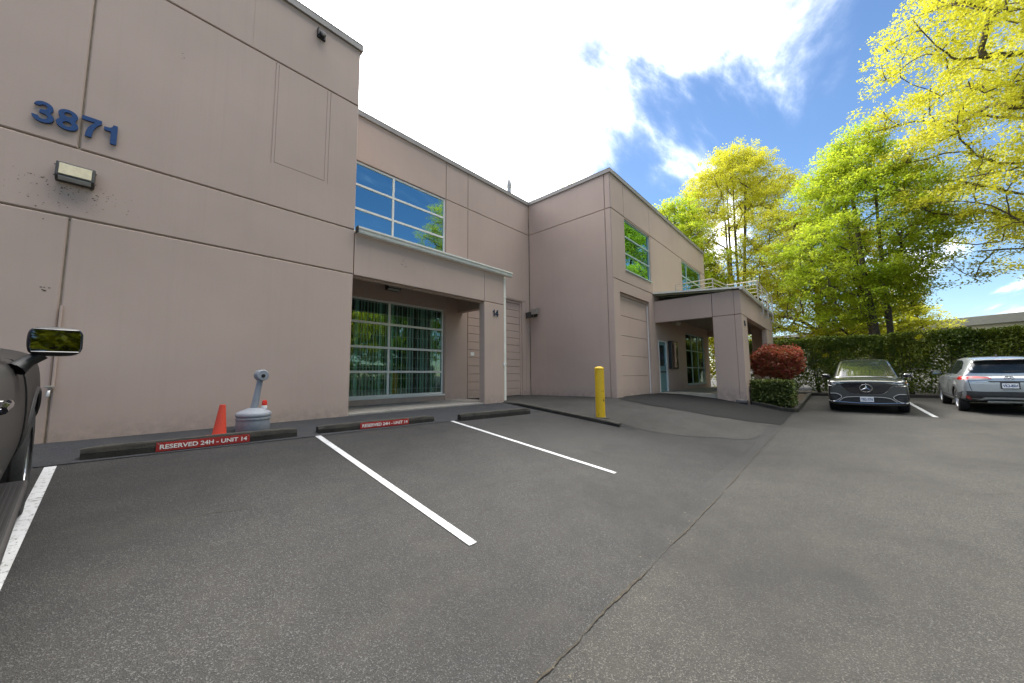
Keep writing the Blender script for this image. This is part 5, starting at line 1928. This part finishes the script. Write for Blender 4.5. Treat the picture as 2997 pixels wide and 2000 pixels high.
def make_tree(name, label, base, h, crown_c, crown_r, leaf, rs_seed, stems=1, ntips=330, leaves=150, lsize=0.10, trunk_r=0.2, clear=0.2, spray=0.55, flatten=0.6,
              shell=0.45, lean=0.15, shape=1.0, droop=0.0, group='spring trees beyond the car park'):
    """crown_c, crown_r relative to the base; the limbs grow from the stems to points scattered through the crown"""
    rs = np.random.RandomState(rs_seed)
    base = np.array(base, float)
    t = thing(name, label, 'tree', tuple(base), group=group)
    cc, cr = np.array(crown_c, float), np.array(crown_r, float)
    # tips in an uneven crown volume
    tips = []
    lob = rs.normal(size=(7, 3))
    lob /= np.linalg.norm(lob, axis=1)[:, None]
    lw = rs.uniform(-0.28, 0.22, 7)
    while len(tips) < ntips:
        d = rs.normal(size=3)
        d /= np.linalg.norm(d)
        f = 1.0 + sum(w * max(0, (d @ l)) ** 3 for w, l in zip(lw, lob))
        r = (shell + (1 - shell) * rs.uniform() ** 0.6) * f
        p = cc + d * cr * r
        zz = (p[2] - (cc[2] - cr[2])) / (2 * cr[2])
        k = 1.0 - 0.38 * shape * max(0.0, zz - 0.45) / 0.55
        p[:2] = cc[:2] + (p[:2] - cc[:2]) * k
        if p[2] > 0.6:
            tips.append(p)
    tips = np.array(tips)
    sk = Skel()
    top = cc[2] + cr[2] * 0.80
    for s in range(stems):
        a = 2 * math.pi * s / stems + rs.uniform(0, 1)
        off = np.array([math.cos(a), math.sin(a), 0]) * (0.0 if stems == 1 else 0.22)
        n = 22
        prev = -1
        ht = top * rs.uniform(0.82, 1.0)
        ph = rs.uniform(0, 6, 2)
        for k in range(n + 1):
            f = k / n
            p = off * (1 + 6.0 * lean * f * (stems > 1)) + np.array([cc[0] * f, cc[1] * f, 0])
            p = p + np.array([math.sin(ph[0] + 5 * f), math.sin(ph[1] + 4 * f), 0]) * 0.16 * f * (1 - .3 * f)
            p[2] = ht * f - 0.05
            prev = sk.add(p, prev, np.array([0, 0, 1.0]))
    order = np.argsort(np.linalg.norm((tips - cc) / cr, axis=1) + rs.uniform(0, .25, len(tips)))
    zmin = h * clear
    leaf_nodes = []
    for ti in order:
        T = tips[ti]
        P = np.array(sk.P)
        dv = T - P
        dist = np.linalg.norm(dv, axis=1)
        rise = dv[:, 2] / (dist + 1e-6)
        cost = dist * (1.0 + 1.1 * np.clip(0.30 - rise, 0, 1)) + 60 * (P[:, 2] < zmin)
        k = int(np.argmin(cost))
        d0 = sk.D[k]
        Lg = dist[k]
        ns = max(3, int(Lg / 0.45))
        prev = k
        p0 = P[k]
        c1 = p0 + (d0 * 0.30 + dv[k] / (Lg + 1e-6) * 0.35) * Lg * 0.6
        c1[2] += Lg * (0.06 - droop)
        last = p0
        for q in range(1, ns + 1):
            f = q / ns
            p = (1 - f) ** 2 * p0 + 2 * f * (1 - f) * c1 + f * f * T + rs.normal(size=3) * 0.035
            d = p - last
            d /= np.linalg.norm(d) + 1e-9
            prev = sk.add(p, prev, d)
            last = p
            if f > 0.45:
                leaf_nodes.append(prev)
    P = np.array(sk.P)
    par = np.array(sk.par)
    # pipe model radii
    nchild = np.zeros(len(P))
    area = np.zeros(len(P))
    for i in range(len(P) - 1, -1, -1):
        if area[i] == 0:
            area[i] = 1.0
        if par[i] >= 0:
            area[par[i]] += area[i] * 1.006
    rad = np.sqrt(area)
    rad = rad / rad.max() * trunk_r
    rad = np.clip(rad, 0.013, None)
    # wood mesh: one tapered prism for each skeleton edge
    ids = np.where(par >= 0)[0]
    A, B = P[par[ids]], P[ids]
    ra, rb = np.minimum(rad[par[ids]], rad[ids] * 1.5), rad[ids]
    d = B - A
    ln = np.linalg.norm(d, axis=1)[:, None] + 1e-9
    d = d / ln
    ref = np.where(np.abs(d[:, 2:3]) < 0.9, np.array([[0, 0, 1.0]]), np.array([[1.0, 0, 0]]))
    u = np.cross(d, ref)
    u /= np.linalg.norm(u, axis=1)[:, None]
    w = np.cross(d, u)
    root = np.arange(len(P))
    for i in range(len(P)):
        if par[i] >= 0:
            root[i] = root[par[i]]
    eroot = root[ids]
    for big, ns, nm, rt in [(True, 8, 'trunk', r0) for r0 in np.unique(eroot)] + [(False, 4, 'branches', -1)]:
        sel = ((rb > 0.045) & (eroot == rt)) if big else (rb <= 0.045)
        m = int(sel.sum())
        if m == 0:
            continue
        V = np.zeros((m, 2, ns, 3))
        for j in range(ns):
            ang = 2 * math.pi * j / ns
            o_ = math.cos(ang) * u[sel] + math.sin(ang) * w[sel]
            V[:, 0, j] = A[sel] - d[sel] * ra[sel][:, None] * .3 + o_ * ra[sel][:, None]
            V[:, 1, j] = B[sel] + o_ * rb[sel][:, None]
        F = []
        bi = np.arange(m) * (2 * ns)
        for j in range(ns):
            F.append(np.stack([bi + j, bi + (j + 1) % ns, bi + ns + (j + 1) % ns, bi + ns + j], 1))
        F = np.concatenate(F)
        me = bpy.data.meshes.new(nm)
        me.vertices.add(m * 2 * ns)
        me.vertices.foreach_set('co', V.ravel())
        me.loops.add(len(F) * 4)
        me.loops.foreach_set('vertex_index', F.ravel().astype(np.int32))
        me.polygons.add(len(F))
        me.polygons.foreach_set('loop_start', np.arange(0, len(F) * 4, 4, dtype=np.int32))
        me.update(calc_edges=True)
        wo = link(nm, me, M_BARK, t, True)
        if not big:
            wo['kind'] = 'stuff'
    # leaves: small sprays round the outer twigs
    LN = P[np.array(leaf_nodes)]
    k = max(1, int(leaves * ntips / len(LN)))
    nspr = 3
    cen = np.repeat(LN, nspr, 0) + rs.normal(size=(len(LN) * nspr, 3)) * np.array([spray, spray, spray * flatten]) * 0.62
    per = max(1, int(round(k / nspr)))
    dirs = rs.normal(size=(len(cen), 3))
    dirs[:, 2] *= 0.35
    dirs /= np.linalg.norm(dirs, axis=1)[:, None]
    tt = rs.uniform(-1, 1, size=(len(cen), per, 1)) * spray * 0.60
    C = cen[:, None, :] + dirs[:, None, :] * tt + rs.normal(size=(len(cen), per, 3)) * spray * np.array([.20, .20, .20 * (0.35 + 0.65 * flatten)])
    C = C.reshape(-1, 3)
    leaf_mesh('crown', C, lsize, rs, leaf, t, flat=0.30)
    return t, len(C)


NL = 0
def T(*a, **k):
    global NL
    t, n = make_tree(*a, **k)
    NL += n
    return t


GZ0 = -1.05
T('maple_tree', 'tall yellow leaved tree with several dark stems behind the far end of the building', (34, 5.8, GZ0), 21.5, (0, -.3, 12.6), (5.2, 5.6, 8.9), M_LYEL, 11, stems=4, ntips=620, leaves=260, lsize=0.068, trunk_r=.17, clear=.18, spray=.62, lean=.55, shape=.8)
T('hornbeam_tree', 'fresh green layered tree with three stems directly behind the graphite car', (27.2, -1.95, GZ0), 15.5, (0, .55, 8.9), (3.7, 3.9, 6.5), M_LGRN, 23, stems=3, ntips=440, leaves=215, lsize=0.070, trunk_r=.15, clear=.24, spray=.62, flatten=.33, lean=.55, shape=1.5)
T('maple_tree', 'low spreading yellow green tree with level branches between the building end and the green tree', (31, .35, GZ0), 12.5, (0, .4, 6.8), (4.2, 4.9, 5.6), M_LYG, 37, stems=1, ntips=340, leaves=170, lsize=0.08, trunk_r=.34, clear=.22, spray=.6, flatten=.35, shape=.6)
T('maple_tree', 'very large bright yellow tree overhanging from the right edge above the silver car', (26.3, -9.4, GZ0), 24, (-.5, .4, 13.6), (6.6, 7.4, 9.6), M_LYEL, 52, stems=2, ntips=800, leaves=260, lsize=0.066, trunk_r=.33, clear=.2, spray=.66, flatten=.5, lean=.5, shape=.5)
T('hornbeam_tree', 'bright green tree rising just behind the roof edge of the far wing', (29.5, 9.0, GZ0), 16, (0, 0, 9.6), (3.1, 3.3, 6.3), M_LGRN, 61, stems=2, ntips=260, leaves=190, lsize=0.085, trunk_r=.2, clear=.25, spray=.6, flatten=.4, shape=1.2)
T('maple_tree', 'yellow tree whose top just shows over the parapet corner', (25.5, 15.2, GZ0), 17.8, (0, 0, 12.6), (2.9, 2.9, 5.4), M_LYEL, 71, stems=1, ntips=130, leaves=110, lsize=0.12, trunk_r=.2, clear=.4, spray=.6, shape=1.0)
T('maple_tree', 'yellow green tree low behind the hedge beside the grey far building', (38, -3.0, GZ0), 7.0, (0, 0, 4.4), (2.6, 3.0, 2.6), M_LYG, 83, stems=1, ntips=150, leaves=150, lsize=0.085, trunk_r=.2, clear=.25, spray=.6, flatten=.35, shape=.3)
# the row goes on along the drive lane behind the photographer, seen in the window panes
T('maple_tree', 'yellow green tree across the lane mirrored in the windows, nearer one', (13.5, -15.5, GZ0), 10, (0, 0, 5.6), (4.4, 4.2, 4.2), M_LYG, 91, stems=2, ntips=200, leaves=110, lsize=0.16, trunk_r=.28, clear=.18, spray=.7, shape=.6)
T('hornbeam_tree', 'green tree across the lane mirrored in the windows, farther one', (20.5, -16.5, GZ0), 11, (0, 0, 6.2), (4.6, 4.4, 4.6), M_LGRN, 97, stems=2, ntips=200, leaves=110, lsize=0.16, trunk_r=.28, clear=.18, spray=.7, shape=.6)


T('maple_tree', 'yellow green tree across the lane mirrored in the windows, nearest of the three', (5.5, -16.0, GZ0), 13, (0, 0, 7.6), (4.6, 4.2, 5.6), M_LYG, 103, stems=2, ntips=180, leaves=110, lsize=0.16, trunk_r=.25, clear=.18, spray=.7, shape=.6)


def hedge(name, label, x0, x1, y0, y1, z0, z1, n, leaf, size, seed, trunks=0, cat='hedge', ragged=0.12, bottom=0.25, zb=None):
    rs = np.random.RandomState(seed)
    xm, ym = (x0 + x1) / 2, (y0 + y1) / 2
    zg = gz(xm, ym) if zb is None else zb
    t = thing(name, label, cat, (xm, ym, zg))
    hx, hy = (x1 - x0) / 2, (y1 - y0) / 2
    c = rs.uniform(-1, 1, size=(n, 3))
    # crowd the leaves towards the clipped faces
    ax = rs.randint(0, 5, n)
    dep = 1 - np.abs(rs.normal(size=n)) * 0.22
    c[:, 0] = np.where(ax == 0, -dep, np.where(ax == 1, dep, c[:, 0]))
    c[:, 1] = np.where(ax == 2, np.sign(c[:, 1]) * (1 - np.abs(rs.normal(size=n)) * 0.25 / max(1, hy)), c[:, 1])
    c[:, 2] = np.where(ax >= 3, np.where(ax == 3, dep, c[:, 2]), c[:, 2])
    X = c[:, 0] * hx
    Y = c[:, 1] * hy
    Z = (z0 + z1) / 2 + c[:, 2] * (z1 - z0) / 2
    # uneven surface
    wob = sum(np.sin(Y * f + p) * a for f, p, a in ((1.7, .3, .5), (4.1, 1.2, .35), (9.3, 2.2, .25)))
    wob2 = np.sin(Z * 5 + Y * 3.1) * .4 + np.sin(Y * 7.7 - Z * 3.3) * .3
    X = X + ragged * wob2 * np.sign(c[:, 0])
    Z = Z + ragged * .6 * wob * (c[:, 2] > .5)
    keep = (rs.uniform(size=n) > bottom * np.clip(-c[:, 2] - .15, 0, 1) * 1.4) & (np.sin(Y * 2.9 + 1.3) * np.sin(Y * 1.3 + Z * 2.1) + np.sin(Z * 4.1 + Y) * .4 < 1.22 - bottom * np.clip(-c[:, 2] + .3, 0, 1))
    C = np.stack([X, Y, Z - zg], 1)[keep]
    C += rs.normal(size=C.shape) * size * .5
    leaf_mesh('foliage', C, size, rs, leaf, t, flat=0.1, aspect=1.5)
    for k in range(trunks):
        y = -hy + (k + .5) * 2 * hy / trunks + rs.uniform(-.15, .15)
        x = rs.uniform(-.2, .2) * hx
        for q in range(2):
            a = rs.uniform(-.4, .4, 2)
            p0 = Vector((x + .05 * q, y + .06 * q, -.05))
            p1 = Vector((x + a[0] * .5, y + a[1], (z0 - zg) * .7 + .4))
            p2 = Vector((x + a[0] * .8, y + a[1] * 1.6, (z1 - zg) * .75))
            MB().tube([p0, p1, p2], [.045, .035, .018], 6).build('stem', M_BARK, t, True)
    return t


hedge('tall_hedge', 'tall clipped green hedge along the end of the car park', 24.15, 25.35, -12.5, 4.4, -0.98, 1.80, 150000, M_LHEDGE, 0.062, 4, trunks=16, bottom=.40)
hedge('box_hedge', 'low clipped hedge against the canopy column', 15.12, 16.7, 1.16, 2.32, -1.12, -0.28, 15000, M_LBOX, 0.050, 6, trunks=3, ragged=.03, bottom=.1)
# low green behind the canopy opening and beneath the hedge
hedge('rear_hedge', 'sunlit hedge seen through the open side of the entrance canopy', 25.6, 26.6, 4.6, 12, -0.9, 2.6, 22000, M_LYG, 0.10, 9, trunks=5, bottom=.3, zb=-1.1)

hedge('lane_hedge', 'clipped hedge along the far side of the drive lane, mirrored in the porch window', 2, 22, -13.6, -12.6, -1.4, 0.9, 26000, M_LHEDGE, 0.12, 19, trunks=0, bottom=.1, zb=-1.4)
# red tipped bush on thin stems
rb_ = thing('red_bush', 'round bush with red new leaves behind the low box hedge', 'bush', (17.15, 1.72, gz(17.15, 1.72)))
rs = np.random.RandomState(14)
n = 9500
d = rs.normal(size=(n, 3))
d /= np.linalg.norm(d, axis=1)[:, None]
rr = rs.uniform(.72, 1.04, n)[:, None] * (1 + .07 * np.sin(d[:, :1] * 9 + d[:, 2:3] * 7))
d /= (np.abs(d) ** 3.2).sum(1)[:, None] ** (1 / 3.2)
C = d * rr * np.array([.74, .76, .56]) + np.array([0, 0, 1.70])
C += rs.normal(size=C.shape) * .035
C[:, 2] += .05 * np.sin(C[:, 0] * 7 + 1) + .05 * np.sin(C[:, 1] * 6)
leaf_mesh('foliage', C, .055, rs, M_LRED, rb_, flat=.1, aspect=2.0)
for k in range(11):
    a = rs.uniform(0, 2 * math.pi)
    MB().tube([(.12 * math.cos(a), .12 * math.sin(a), -.02), (.3 * math.cos(a), .3 * math.sin(a), .75), (.6 * math.cos(a), .6 * math.sin(a), 1.6)], [.022, .018, .010], 6).build('stem', M_BARK, rb_, True)

# ------------------------------------------------------------------ building beyond the hedge
fb = thing('far_building', 'low pale grey building with dark roof band beyond the hedge', 'building', (44.9, -2.4, GZ0), (0, 0, math.atan2(14.5, 7.2)))
# local x runs along the facade (towards +Y), local +y faces the car park
MB().box(-24, 16, -12, 0, -.3, 4.75).build('wall', M_BGW, fb)
MB().box(-24.2, 16.2, -12.2, .25, 4.40, 5.02).build('roof_band', M_BGR, fb, bevel=.02)
MB().box(-24.1, 16.1, -12.1, .02, 5.021, 5.06).build('roof', M_ROOF, fb)
for k in range(8):
    x = -22.4 + k * 4.7
    wfr = MB().box(x, x + 3.9, .003, .06, 1.2, 3.95).build('window', M_BGR, fb)
    for j in range(3):
        MB().box(x + .12 + j * 1.24, x + 1.28 + j * 1.24, .061, .075, 1.35, 3.8).build('pane', M_CARGL, wfr)
MB().box(-9.2, -8.9, .26, .5, 4.25, 4.40).build('lamp', M_WHITE, fb, bevel=.03)
print('leaves', NL)
